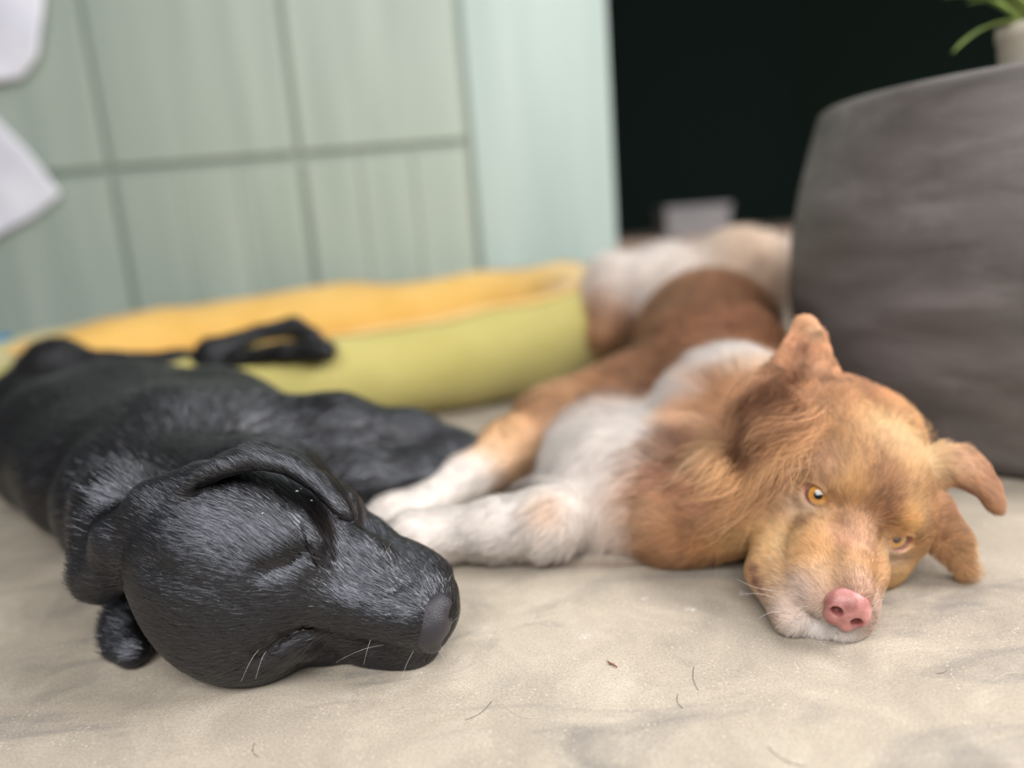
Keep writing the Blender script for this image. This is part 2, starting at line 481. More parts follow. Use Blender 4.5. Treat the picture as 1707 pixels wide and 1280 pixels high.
# low brown platform with a grey box on it
pm = simple_mat('brown_boards', srgb(178, 150, 134), srgb(208, 182, 166), 8, 0.6)
s0 = py(1035, 372, 2.9)
plat = boxes_obj('wooden_platform', [(xe[4] + 0.02, s0[0] + 1.15, 2.9, 3.9, 0.0, 0.19)], pm, bevel=0.01)
tag(plat, 'low dark brown platform at the back of the dim passage', 'platform')
bm_ = simple_mat('grey_card', srgb(150, 146, 148), srgb(165, 160, 162), 20, 0.7)
b0 = py(1112, 400, 3.0); b1 = py(1218, 392, 3.0); bt = py(1170, 341, 3.0)
bxo = bpy.data.objects.new('storage_box', None); COL.objects.link(bxo); bxo.location = (b0[0], 3.0, 0.19)
w_ = b1[0] - b0[0]; hh_ = bt[2] - 0.19
boxes_obj('body', [(0, w_, 0, 0.2, 0, hh_ * 0.8)], bm_, bxo, 0.004)
boxes_obj('lid', [(-0.006, w_ + 0.006, -0.006, 0.206, hh_ * 0.8, hh_)], bm_, bxo, 0.006)
tag(bxo, 'small pale grey box standing on the brown platform', 'box')

# ------------------------------------------------------------------ planter and plant
plm, nt, p = new_mat('grey_fibrestone')
tc = nd(nt, 'ShaderNodeTexCoord'); v = tc.outputs['Object']
mp = nd(nt, 'ShaderNodeMapping'); nt.links.new(v, mp.inputs[0]); mp.inputs['Scale'].default_value = (1, 1, 3.5)
n1 = noise(nt, 6, 6, 0.6, mp.outputs[0], 0.5)
r1 = ramp(nt, n1.outputs['Fac'], [(0.3, srgb(72, 66, 63)), (0.55, srgb(99, 93, 91)), (0.75, srgb(124, 118, 118))])
nt.links.new(r1.outputs[0], p.inputs['Base Color']); p.inputs['Roughness'].default_value = 0.55
n2 = noise(nt, 40, 5, 0.6, v); bump(nt, n2.outputs['Fac'], 0.25, 0.003, p)
PC = pd(1742, 560, 0.90); PC = A(PC[0], PC[1], 0)
planter = bpy.data.objects.new('planter', None); COL.objects.link(planter); planter.location = PC
prof = [(0.0, 0.0), (0.235, 0.0), (0.252, 0.006), (0.262, 0.02), (0.275, 0.06), (0.288, 0.12), (0.293, 0.18), (0.290, 0.24), (0.280, 0.30), (0.268, 0.35), (0.259, 0.382), (0.256, 0.390), (0.250, 0.394), (0.238, 0.394), (0.233, 0.388), (0.233, 0.33)]
V, Fc = lathe_vf(prof, (0, 0, 0), 128)
mesh_obj('pot_wall', V, Fc, plm, planter)
soil_m = simple_mat('potting_soil', srgb(40, 30, 24), srgb(70, 54, 42), 60, 0.95, 0.8, 0.004)
V, Fc = lathe_vf([(0.0, 0.352), (0.1, 0.354), (0.2, 0.35), (0.2335, 0.346)], (0, 0, 0), 64)
mesh_obj('soil', V, Fc, soil_m, planter)
tag(planter, 'large round dark grey planter with a thin rim, behind the brown dog', 'planter')

pp = bpy.data.objects.new('potted_plant', None); COL.objects.link(pp)
pc = pd(1748, 60, 0.80); pp.location = (pc[0], pc[1], 0.3545)
cream = simple_mat('cream_glaze', srgb(196, 186, 170), srgb(214, 204, 188), 12, 0.5)
V, Fc = lathe_vf([(0, 0), (0.036, 0), (0.039, 0.004), (0.047, 0.085), (0.049, 0.088), (0.049, 0.1), (0.046, 0.101), (0.044, 0.098), (0.043, 0.085), (0, 0.085)], (0, 0, 0), 48)
mesh_obj('pot', V, Fc, cream, pp)
leafm, nt, p = new_mat('strap_leaf')
tc = nd(nt, 'ShaderNodeTexCoord'); n1 = noise(nt, 30, 3, vec=tc.outputs['Object'])
r1 = ramp(nt, n1.outputs['Fac'], [(0.3, srgb(92, 120, 48)), (0.7, srgb(150, 172, 84))]); nt.links.new(r1.outputs[0], p.inputs['Base Color']); p.inputs['Roughness'].default_value = 0.45
def leaf(az, reach, rise, w, droop, nm='leaf'):
    V = []; n = 12
    d = A(math.cos(az), math.sin(az), 0); s = A(-math.sin(az), math.cos(az), 0)
    for i in range(n + 1):
        t = i / n; c = d * (0.01 + reach * t) + A(0, 0, 0.085 + rise * t - droop * t * t)
        ww_ = w * (math.sin(math.pi * min(1, t * 0.85 + 0.15)) ** 0.7 + 0.02)
        for side, lift_ in ((-1, 0.25), (0, 0), (1, 0.25)): V.append(c + s * side * ww_ + A(0, 0, ww_ * lift_))
    Fc = []
    for i in range(n):
        for j in range(2): Fc.append((i * 3 + j, i * 3 + j + 1, i * 3 + j + 4, i * 3 + j + 3))
    o = mesh_obj(nm, V, Fc, leafm, pp)
    mo = o.modifiers.new('solid', 'SOLIDIFY'); mo.thickness = 0.0012
for k in range(9):
    az = math.radians([185, 150, 205, 250, 300, 95, 35, 340, 170][k]); leaf(az, [0.10, 0.09, 0.12, 0.10, 0.11, 0.12, 0.11, 0.13, 0.05][k], [0.07, 0.12, 0.09, 0.11, 0.12, 0.13, 0.1, 0.12, 0.16][k], 0.009, [0.08, 0.06, 0.05, 0.06, 0.07, 0.06, 0.06, 0.08, 0.02][k])
tag(pp, 'small plant with green strap leaves in a cream pot, standing in the grey planter', 'plant')

# ------------------------------------------------------------------ cloths hanging on the green wall, blue tub
clm = simple_mat('white_cotton', srgb(222, 222, 236), srgb(236, 236, 246), 10, 0.9, 0.3, 0.002, 200)
def cloth(name, poly, Y, label, seed):
    # outline in metres on the wall, filled by a grid of points pulled to the outline, with soft folds
    poly = [py(x, y, Y) for x, y in poly]; P2 = np.array([[q[0], q[2]] for q in poly])
    c = P2.mean(0); rings = 14; n = 96
    t = np.linspace(0, len(P2), n, endpoint=False); out = []
    for tt in t:
        i = int(tt); f_ = tt - i; out.append(P2[i] * (1 - f_) + P2[(i + 1) % len(P2)] * f_)
    out = np.array(out)
    for _ in range(3): out = (np.roll(out, 1, 0) + 2 * out + np.roll(out, -1, 0)) / 4
    V = [(c[0], Y, c[1])]
    for rg in range(1, rings + 1):
        for q in out:
            w = c + (q - c) * rg / rings; V.append((w[0], Y, w[1]))
    V = np.array(V)
    V[:, 1] += -0.012 - 0.010 * snoise(V * A(1, 0, 0.35), 45, seed) - 0.006 * snoise(V, 30, seed + 5)
    Fc = [(0, 1 + k, 1 + (k + 1) % n) for k in range(n)]
    for rg in range(rings - 1):
        for k in range(n):
            k2 = (k + 1) % n; a = 1 + rg * n
            Fc.append((a + k, a + n + k, a + n + k2, a + k2))
    o = mesh_obj(name, V, Fc, clm)
    mo = o.modifiers.new('solid', 'SOLIDIFY'); mo.thickness = 0.006; mo.offset = 0
    tag(o, label, 'cloth', 'white cloths hanging on the green wall')
cloth('hanging_cloth', [(-150, -160), (60, -160), (78, 0), (70, 95), (40, 132), (-20, 142), (-150, 130)], WY - 0.03, 'pale lilac-white cloth with rounded lower edge, the upper one on the green wall', 3)
cloth('hanging_cloth.001', [(-150, 120), (-10, 190), (52, 250), (106, 325), (60, 360), (-15, 400), (-150, 440)], WY - 0.03, 'bright white cloth with a pointed corner, hanging below the lilac-white cloth', 8)
tubm = simple_mat('blue_plastic', srgb(60, 140, 190), srgb(80, 160, 205), 8, 0.35)
tb = pz(-30, 640, 0.0); tbc = A(tb[0], tb[1], 0)
tb = py(-38, 590, 1.55)
V, Fc = lathe_vf([(0, 0), (0.05, 0), (0.056, 0.004), (0.066, 0.13), (0.069, 0.134), (0.069, 0.14), (0.064, 0.14), (0.062, 0.13), (0.052, 0.01), (0, 0.01)], (tb[0], tb[1], 0), 48)
tag(mesh_obj('plastic_tub', V, Fc, tubm), 'small sky blue plastic tub at the far left beside the green bed', 'tub')

# ------------------------------------------------------------------ the dog bed
def fabric_mat(name, c1, c2, weave=900):
    m, nt, p = new_mat(name)
    tc = nd(nt, 'ShaderNodeTexCoord')
    n = noise(nt, 9, 5, vec=tc.outputs['Object']); r = ramp(nt, n.outputs['Fac'], [(0.3, tuple(c1)), (0.7, tuple(c2))])
    nt.links.new(r.outputs[0], p.inputs['Base Color']); p.inputs['Roughness'].default_value = 0.95; p.inputs['Specular IOR Level'].default_value = 0.1
    p.inputs['Sheen Weight'].default_value = 0.3
    n2 = noise(nt, weave, 2, vec=tc.outputs['Object']); bump(nt, n2.outputs['Fac'], 0.3, 0.001, p)
    return m
olive = fabric_mat('olive_fabric', srgb(172, 161, 94), srgb(184, 173, 108))
must = fabric_mat('mustard_fleece', srgb(208, 166, 88), srgb(220, 182, 108), 500)
bed = bpy.data.objects.new('dog_bed', None); COL.objects.link(bed)
BC = A(-0.385, 1.46, 0); bed.location = BC; bed.rotation_euler = (0, 0, math.radians(9))
BA, BB = 0.56, 0.32        # centre line of the bolster
def bed_ring(a0, a1, name, mat, shell):
    """bolster: the tube is split by angle round its section into the olive outside and the mustard inside"""
    n = 200; ns = 28; V = []
    for i in range(n):
        t = 2 * math.pi * i / n
        ct, st = math.cos(t), math.sin(t)
        e = 0.8
        c = A(BA * math.copysign(abs(ct) ** e, ct), BB * math.copysign(abs(st) ** e, st), 0)
        nrm = unit(A(ct / BA, st / BB, 0))
        back = 0.5 + 0.5 * st; right = max(0, ct)
        hgt = 0.079 + 0.010 * back + 0.012 * right ** 2 - 0.012 * max(0, -ct)            # half height of the bolster
        hgt -= 0.008 * math.exp(-((t - 4.55) / 0.5) ** 2)          # pressed down by the hind legs
        wid = 0.088
        for j in range(ns + 1):
            w_ = np.clip((-ct - 0.45) / 0.4, 0, 1) * math.radians(45)
            b0, b1 = (a0, a1 + w_) if shell == 0 else (a0 + w_, a1 if a1 > 4 else a1 + w_)
            a = b0 + (b1 - b0) * j / ns
            V.append(c + nrm * (wid + shell) * math.cos(a) + A(0, 0, hgt + (hgt + shell) * math.sin(a)))
    V = np.array(V)
    d = 0.012 * snoise(V + BC, 14, 41) + 0.008 * snoise((V + BC) * A(1, 1, 0.3), 36, 42)
    out = V.copy(); out[:, 2] = np.maximum(V[:, 2] + d, 0.001); out[:, 0] += d * 0.8; out[:, 1] += d * 0.8
    Fc = []
    for i in range(n):
        i2 = (i + 1) % n
        for j in range(ns): Fc.append((i * (ns + 1) + j, i2 * (ns + 1) + j, i2 * (ns + 1) + j + 1, i * (ns + 1) + j + 1))
    return mesh_obj(name, out, Fc, mat, bed)
bed_ring(math.radians(-95), math.radians(72), 'outer_cover', olive, 0.0)
bed_ring(math.radians(71), math.radians(268), 'inner_lining', must, -0.001)
# piping between the two and the pad
V = []
n = 200
cu = []
ring = bed_ring(math.radians(68), math.radians(75), 'piping', must, 0.003)
V, Fc = [], []
pad_n = 64
V.append((0, 0, 0.055))
for rg in range(1, 9):
    for k in range(pad_n):
        t = 2 * math.pi * k / pad_n; ct, st = math.cos(t), math.sin(t)
        V.append(((BA - 0.03) * rg / 8 * math.copysign(abs(ct) ** 0.8, ct), (BB - 0.03) * rg / 8 * math.copysign(abs(st) ** 0.8, st), 0.05))
V = np.array(V); V[:, 2] += 0.008 * snoise(V, 20, 50)
Fc = [(0, 1 + k, 1 + (k + 1) % pad_n) for k in range(pad_n)]
for rg in range(7):
    for k in range(pad_n):
        a = 1 + rg * pad_n; k2 = (k + 1) % pad_n; Fc.append((a + k, a + pad_n + k, a + pad_n + k2, a + k2))
mesh_obj('sleeping_pad', V, Fc, must, bed)
tag(bed, 'oval dog bed, olive green outside and mustard yellow inside, against the green wall', 'dog bed')

FUR = True
# ------------------------------------------------------------------ shared dog materials
def tint_mat(name, rough=0.6, spec=0.4, bs=0.3, bscale=500, mul=1.0, sheen=0.0):
    m, nt, p = new_mat(name)
    a = nd(nt, 'ShaderNodeAttribute'); a.attribute_name = 'tint'
    nt.links.new(a.outputs['Color'], p.inputs['Base Color'])
    p.inputs['Roughness'].default_value = rough; p.inputs['Specular IOR Level'].default_value = spec
    p.inputs['Sheen Weight'].default_value = sheen
    tc = nd(nt, 'ShaderNodeTexCoord'); n = noise(nt, bscale, 3, vec=tc.outputs['Object']); bump(nt, n.outputs['Fac'], bs, 0.0008, p)
    return m
def hair_mat(name, rough=0.45, spec=0.5, trans=0.0):
    m, nt, p = new_mat(name)
    a = nd(nt, 'ShaderNodeAttribute'); a.attribute_name = 'tint'
    nt.links.new(a.outputs['Color'], p.inputs['Base Color'])
    p.inputs['Roughness'].default_value = rough; p.inputs['Specular IOR Level'].default_value = spec
    b = nd(nt, 'ShaderNodeAttribute'); b.attribute_name = 'coat_normal'
    nt.links.new(b.outputs['Vector'], p.inputs['Normal'])
    return m

class Head:
    """a head's own frame, in centimetres: x to the nose, y to the dog's left, z to the crown"""
    def __init__(s, F_, L_, T, k=1.0):
        s.k = k / 100; f = unit(F_); l = unit(L_ - f * (L_ @ f)); u = np.cross(f, l)
        s.R = np.column_stack([f, l, u]); s.T = T
    def p(s, x, y, z): return s.T + s.R @ (A(x, y, z) * s.k)
    def d(s, x, y, z): return s.R @ unit(A(x, y, z))
    def loc(s, P): return (P - s.T) @ s.R / s.k

def ax_of(n, u):
    """axes: third along n, first along u"""
    n = unit(n); u = unit(u - n * (u @ n)); return np.column_stack([u, np.cross(n, u), n])

# ================================================================== the black dog
H = Head(A(.905, -.35, -.25), A(.245, .14, .95), A(-0.1452, 0.4450, 0.0628), 1.0)
B = Clay()
cm = 0.01
def E(x, y, z, a, b, c, k=0.9, sub=False, ax=None): B.ell(H.p(x, y, z), (a * cm, b * cm, c * cm), H.R if ax is None else ax, k * cm, sub)
def K(p, q, ra, rb, k=0.9, sub=False): B.cone(H.p(*p), H.p(*q), ra * cm, rb * cm, k * cm, sub)
# skull
EX = {1: -1.1, -1: 0.1}
E(-6.7, -0.35, -0.9, 7.5, 6.9, 5.3)
E(-5.5, -3.6, -1.2, 6.0, 4.6, 4.6, 1.2)
E(-3.0, 0, -0.6, 5.0, 5.3, 3.4, 1.5)
K((-8, 0, -5.5), (-11, 1, -9), 4.6, 5.0, 1.6)
for s in (1, -1):
    E(-1.6, s * 2.9, -0.35, 2.6, 1.9, 1.6, 1.0)                 # brow
    E(-4.3, s * 3.9, -4.2, 5.0, 2.6, 3.6, 1.5)                  # cheek
    E(1.5, s * 2.6, -2.8, 3.0, 1.4, 1.4, 1.2)                   # under the eye
# muzzle
K((0.3, 0, -3.0), (6.6, 0, -3.9), 3.3, 2.65, 1.2)
K((0.8, 0, -1.2), (6.8, 0, -2.2), 1.9, 1.6, 1.0)
for s in (1, -1):
    E(6.3, s * 1.5, -4.1, 2.3, 1.5, 1.95, 0.7)                 # whisker pads
    E(3.4, s * 2.35, -5.5, 4.2, 1.2, 1.9, 0.8)
E(3.2, -3.6, -4.6, 4.4, 1.8, 2.2, 0.9)
E(5.8, -2.7, -4.5, 2.4, 1.7, 2.1, 0.7)
E(-1.0, -4.6, -4.0, 3.6, 1.7, 2.4, 1.0)
for s in (1, -1):                 # flews
    E(-0.5, s * 2.9, -6.2, 3.0, 1.3, 1.6, 1.0)
K((-4, 0, -7.0), (5.2, 0, -6.6), 2.3, 1.45, 1.0)                # lower jaw
# eye hollows, closed lids
for s in (1, -1):
    E(0.3 + EX[s], s * 3.35, -0.75, 1.25, 1.1, 1.1, 0.4)
def dent(V, N, pts, sg, amt):
    """push the skin in (or out) along a line of points"""
    pts = [A(*p) for p in pts]
    d2 = np.full(len(V), 1e9)
    for i in range(max(1, len(pts) - 1)):
        a = pts[i]; b = pts[min(i + 1, len(pts) - 1)]; ab = b - a; L = max(ab @ ab, 1e-12)
        t = np.clip(((V - a) @ ab) / L, 0, 1); d2 = np.minimum(d2, ((V - a - t[:, None] * ab) ** 2).sum(1))
    V -= N * (amt * np.exp(-d2 / (2 * sg * sg)))[:, None]
# mouth line
for s in (1, -1):
    pts = [H.p(8.2, s * 0.6, -5.3), H.p(7.4, s * 2.0, -6.0), H.p(4.8, s * 3.0, -6.9), H.p(2, s * 3.5, -7.0), H.p(-1, s * 3.9, -6.2)]
    B.chain(pts, [0.0009, 0.001, 0.0012, 0.0012, 0.0006], 0.003, True)
# ---- body, lying on its right side, the spine towards the camera
neck = H.p(-10, 1, -9.5)
sh = pz(300, 775, 0.078); rib = pz(165, 715, 0.072); loin = pz(60, 690, 0.064); hip = pz(20, 670, 0.062)
B.chain([neck, pz(230, 835, 0.068), sh + A(0, 0, -0.004)], [0.052, 0.060, 0.070], 0.03)
B.chain([pz(150, 800, 0.070), pz(110, 745, 0.072), rib, loin, hip], [0.060, 0.072, 0.072, 0.062, 0.064], 0.04)
B.chain([sh, rib + A(0.07, -0.01, 0)], [0.072, 0.080], 0.05)
B.cone(pz(400, 745, 0.075), rib + A(0.15, 0.03, -0.01), 0.064, 0.070, 0.04)       # chest, deep
B.cone(pz(470, 760, 0.055), pz(360, 700, 0.085), 0.052, 0.058, 0.03)
# upper foreleg reaching away to the right, and the lower one beneath it
B.chain([pz(430, 730, 0.090), pz(560, 725, 0.085), pz(680, 732, 0.062), pz(770, 752, 0.050)], [0.046, 0.040, 0.030, 0.022], 0.02)
B.chain([pz(450, 810, 0.045), pz(580, 810, 0.040), pz(690, 800, 0.034), pz(800, 778, 0.022)], [0.044, 0.036, 0.028, 0.022], 0.02)
# hind legs
thigh = pd(95, 615, 1.12)
B.chain([hip + A(0.02, 0.02, 0.01), thigh, pd(200, 640, 1.12)], [0.060, 0.044, 0.034], 0.02)
hk = pd(352, 588, 1.10)
B.chain([pd(190, 632, 1.12), pd(300, 622, 1.12), pd(345, 612, 1.12)], [0.042, 0.032, 0.026], 0.02)
B.chain([pd(350, 620, 1.11), hk], [0.026, 0.022], 0.015)
B.chain([hk, pd(430, 556, 1.12), pd(488, 546, 1.13)], [0.021, 0.0125, 0.016], 0.006)
B.chain([pd(488, 546, 1.13), pd(520, 563, 1.12)], [0.017, 0.015], 0.006)
B.chain([pd(350, 622, 1.10), pd(400, 600, 1.09), pd(470, 588, 1.08), pd(540, 585, 1.07)], [0.026, 0.015, 0.014, 0.017], 0.008)
# tail, curling off to the left, mostly out of frame
B.chain([hip + A(-0.02, 0.03, -0.02), hip + A(-0.12, 0.10, -0.04), hip + A(-0.28, 0.14, -0.06)], [0.035, 0.026, 0.014], 0.02)
B.chain([pd(335, 806, .492), pd(262, 846, .500), pd(205, 900, .508), pd(185, 955, .512)], [.010, .014, .015, .010], .014)
B.cone(pd(205, 850, .550), pd(172, 950, .530), .036, .022, .02)      # fold of loose neck skin
# ---- ears
eb = pd(352, 800, 0.475)
B.strip([pd(300, 838, 0.480), pd(345, 792, 0.478), pd(385, 772, 0.482), pd(430, 758, 0.488), pd(492, 776, 0.490), pd(546, 814, 0.486), pd(584, 862, 0.474)],
        [0.006, 0.009, 0.013, 0.014, 0.012, 0.010, 0.005],
        [H.d(-.4, 0.9, 0.3), H.d(-.4, 0.9, 0.3), H.d(-.2, .95, .3), H.d(0, 1, .25), H.d(.1, 1, .1), H.d(.2, 1, 0), H.d(.3, 1, -.1)], 0.0032, 0.004)
B.ell(pd(405, 799, 0.462), (0.013, 0.004, 0.004), ax_of(A(0, 0, 1), ray(500, 790) - ray(400, 802)), 0.004, True)
B.strip([pz(228, 970, 0.042), pz(198, 1010, 0.028), pz(198, 1060, 0.015), pz(235, 1092, 0.009)], [0.014, 0.017, 0.015, 0.008],
        [A(-.6, -.5, .6), A(-.5, -.6, .6), A(-.3, -.6, .8), A(0, -.5, .8)], 0.006, 0.006)
allp = np.array([o[1] for o in B.ops])
V, Q, N = sculpt(B, allp.min(0) - 0.12, allp.max(0) + 0.12, 0.006, H.T - A(0.17, 0.12, 0.10), H.T + A(0.13, 0.17, 0.13), 0.0013)
h_ = H.p
dent(V, N, [h_(-0.5, 0, 1.6), h_(-4, 0, 3.4), h_(-8, 0, 4.4)], 0.007, 0.0022)
for s in (1, -1):
    dent(V, N, [h_(2.6, s * 2.2, -1.2), h_(5.5, s * 2.4, -2.8)], 0.008, 0.0012)
    dent(V, N, [h_(7.2, s * 1.4, -2.2), h_(7.6, s * 2.0, -3.0)], 0.0035, 0.0014)
def seen(V, pts, tol=3.0):
    """the skin points lying under the given places of the photo"""
    d = V - CAM; z = d @ FW; X = 853.5 + FPX * (d @ RT) / z; Y = 640 - FPX * (d @ UP) / z; out = []
    for x, y in pts:
        t = tol
        while True:
            m = (X - x) ** 2 + (Y - y) ** 2 < t * t
            if m.any(): break
            t *= 1.5
        i = np.where(m)[0]; zz = z[i]; i = i[zz < zz.min() + 0.004]; out.append(V[i].mean(0))
    return out
up_slit = seen(V, [(507, 880), (512, 895), (516, 912), (523, 929), (538, 950)])
lo_slit = seen(V, [(452, 1090), (468, 1074), (488, 1061), (508, 1054), (526, 1052)])
dent(V, N, seen(V, [(478, 870), (486, 890), (494, 906)]), 0.0050, -0.0016)
dent(V, N, seen(V, [(524, 884), (528, 900), (534, 915)]), 0.0028, -0.0018)
dent(V, N, seen(V, [(505, 930), (485, 945), (455, 955)]), 0.0045, 0.0042)
dent(V, N, up_slit, 0.0011, 0.0016)
dent(V, N, lo_slit, 0.0032, 0.0034)
dent(V, N, seen(V, [(470, 1098), (492, 1083), (515, 1072), (538, 1060)]), 0.0030, -0.0014)
dent(V, N, seen(V, [(500, 965), (540, 975), (600, 985)]), 0.006, 0.0008)
dent(V, N, seen(V, [(660, 985), (672, 975), (690, 968)]), 0.003, 0.0018)
slits = [up_slit, lo_slit]
N = vnormals(V, Q)
V[:, 2] = np.maximum(V[:, 2], 0.0004)
blk = srgb(20, 17, 18)
tm = tint_mat('black_skin', 0.55, 0.3)
dog = quads_to_mesh('dog', V, Q, tm); set_col(dog, np.tile(blk * 0.6, (len(V), 1)))
tag(dog, 'black short-haired dog asleep on its side on the concrete floor', 'dog')
print('lab verts', len(V))

# nose leather
def nose_mesh(name, HD, c, r, parent, mat, col_, pitch=0.0, seed=0, slit=1.0):
    C_ = Clay()
    x, y, z = c; a, b, d_ = r
    e = lambda X, Y, Z, p, q, s_, k=0.3, sub=False, ax=None: C_.ell(HD.p(X, Y, Z), (p * cm, q * cm, s_ * cm), HD.R if ax is None else ax, k * cm, sub)
    e(x, y, z, a, b * 0.86, d_)
    e(x - a * 0.1, y, z + d_ * 0.35, a * 0.95, b * 0.8, d_ * 0.62, 0.3)
    for s in (1, -1):
        e(x + a * 0.15, y + s * b * 0.58, z - d_ * 0.05, a * 0.72, b * 0.46, d_ * 0.62, 0.25)     # wing
        e(x + a * 0.1, y + s * b * 0.3, z - d_ * 0.75, a * 0.7, b * 0.42, d_ * 0.5, 0.25)        # below the nostril
    for s in (1, -1):
        C_.cone(HD.p(x + a * 1.02, y + s * b * 0.50, z - d_ * 0.24), HD.p(x + a * 0.5, y + s * b * 0.46, z - d_ * 0.22), b * 0.31 * cm, b * 0.2 * cm, 0.14 * cm, True)
        C_.chain([HD.p(x + a * 0.92, y + s * b * 0.52, z - d_ * 0.34), HD.p(x + a * 0.72, y + s * b * 0.82, z - d_ * 0.55), HD.p(x + a * 0.3, y + s * b * 1.08, z - d_ * 0.50)],
                 [b * 0.17 * cm, b * 0.12 * cm, b * 0.07 * cm], 0.1 * cm, True)
    C_.chain([HD.p(x + a * 1.08, y, z - d_ * 0.15), HD.p(x + a * 0.95, y, z - d_ * 0.75), HD.p(x + a * 0.75, y, z - d_ * 1.3)], [0.05 * cm, 0.09 * cm, 0.11 * cm], 0.12 * cm, True)
    al = HD.p(x, y, z)
    f, l, h_ = C_.grid(al - 0.028, al + 0.028, 0.00055)
    V_, Q_ = surfnet(f, l, h_)
    o = quads_to_mesh(name, V_, Q_, mat, parent)
    # darker inside the nostrils
    lc = HD.loc(V_)
    dd = np.full(len(V_), 9.0)
    for s in (1, -1):
        c0 = A(x + a * 0.62, y + s * b * 0.49, z - d_ * 0.24); dd = np.minimum(dd, np.linalg.norm((lc - c0) / A(1.2, 1, 1), axis=1) / (b * 0.27))
    w_ = np.clip(1.35 - dd, 0, 1)[:, None]                      # the moist inside of the nostrils is a deeper colour
    set_col(o, 1 - w_ * (1 - np.array(col_)))
    return o, lc
nm, nt, p = new_mat('black_nose_leather')
p.inputs['Base Color'].default_value = (*srgb(46, 43, 50), 1); p.inputs['Roughness'].default_value = 0.38; p.inputs['Specular IOR Level'].default_value = 0.5
tc = nd(nt, 'ShaderNodeTexCoord'); vo = nd(nt, 'ShaderNodeTexVoronoi'); vo.inputs['Scale'].default_value = 1500; nt.links.new(tc.outputs['Object'], vo.inputs['Vector'])
bump(nt, vo.outputs['Distance'], 0.55, 0.0005, p)
nose_mesh('nose', H, (8.05, 0, -2.6), (1.3, 1.95, 1.5), dog, nm, blk)
# closed eyelids: a dark glistening slit
lid_m, nt, p = new_mat('wet_eyelid_rim'); p.inputs['Base Color'].default_value = (*srgb(16, 13, 15), 1); p.inputs['Roughness'].default_value = 0.15
def on_surface(P, V_, N_): 
    i = ((V_ - P) ** 2).sum(1).argmin(); return V_[i], N_[i]
def slit(name, HD, pts, V_, N_, rads, mat, parent, off=0.0003, world=None):
    q = []
    for w_ in (world or []):
        v, n = on_surface(w_, V_, N_); q.append(v + n * off)
    for x in pts:
        v, n = on_surface(HD.p(*x) if len(x) == 3 else x, V_, N_); q.append(v + n * off)
    q = np.array(q)
    for _ in range(2): q[1:-1] = (q[:-2] + 2 * q[1:-1] + q[2:]) / 4
    return strands_r(name, q, rads, mat, parent)
def strands_r(name, q, rads, mat, parent):
    cu = bpy.data.curves.new(name, 'CURVE'); cu.dimensions = '3D'; cu.bevel_depth = 1.0; cu.bevel_resolution = 3; cu.use_fill_caps = True
    s = cu.splines.new('POLY'); s.points.add(len(q) - 1)
    for i, p_ in enumerate(q): s.points[i].co = (*p_, 1); s.points[i].radius = rads[i]
    cu.materials.append(mat); o = bpy.data.objects.new(name, cu); COL.objects.link(o)
    return curve_to_mesh(o, parent)
for q_ in slits:
    pts = []
    for i in range(len(q_) - 1):
        for k_ in range(4): pts.append(q_[i] * (1 - k_ / 4) + q_[i + 1] * (k_ / 4))
    pts.append(q_[-1])
    rr = [0.0003 + 0.0011 * math.sin(math.pi * i / (len(pts) - 1)) for i in range(len(pts))]
    slit('eyelid', H, [], V, N, rr, lid_m, dog, 0.0008, world=pts)

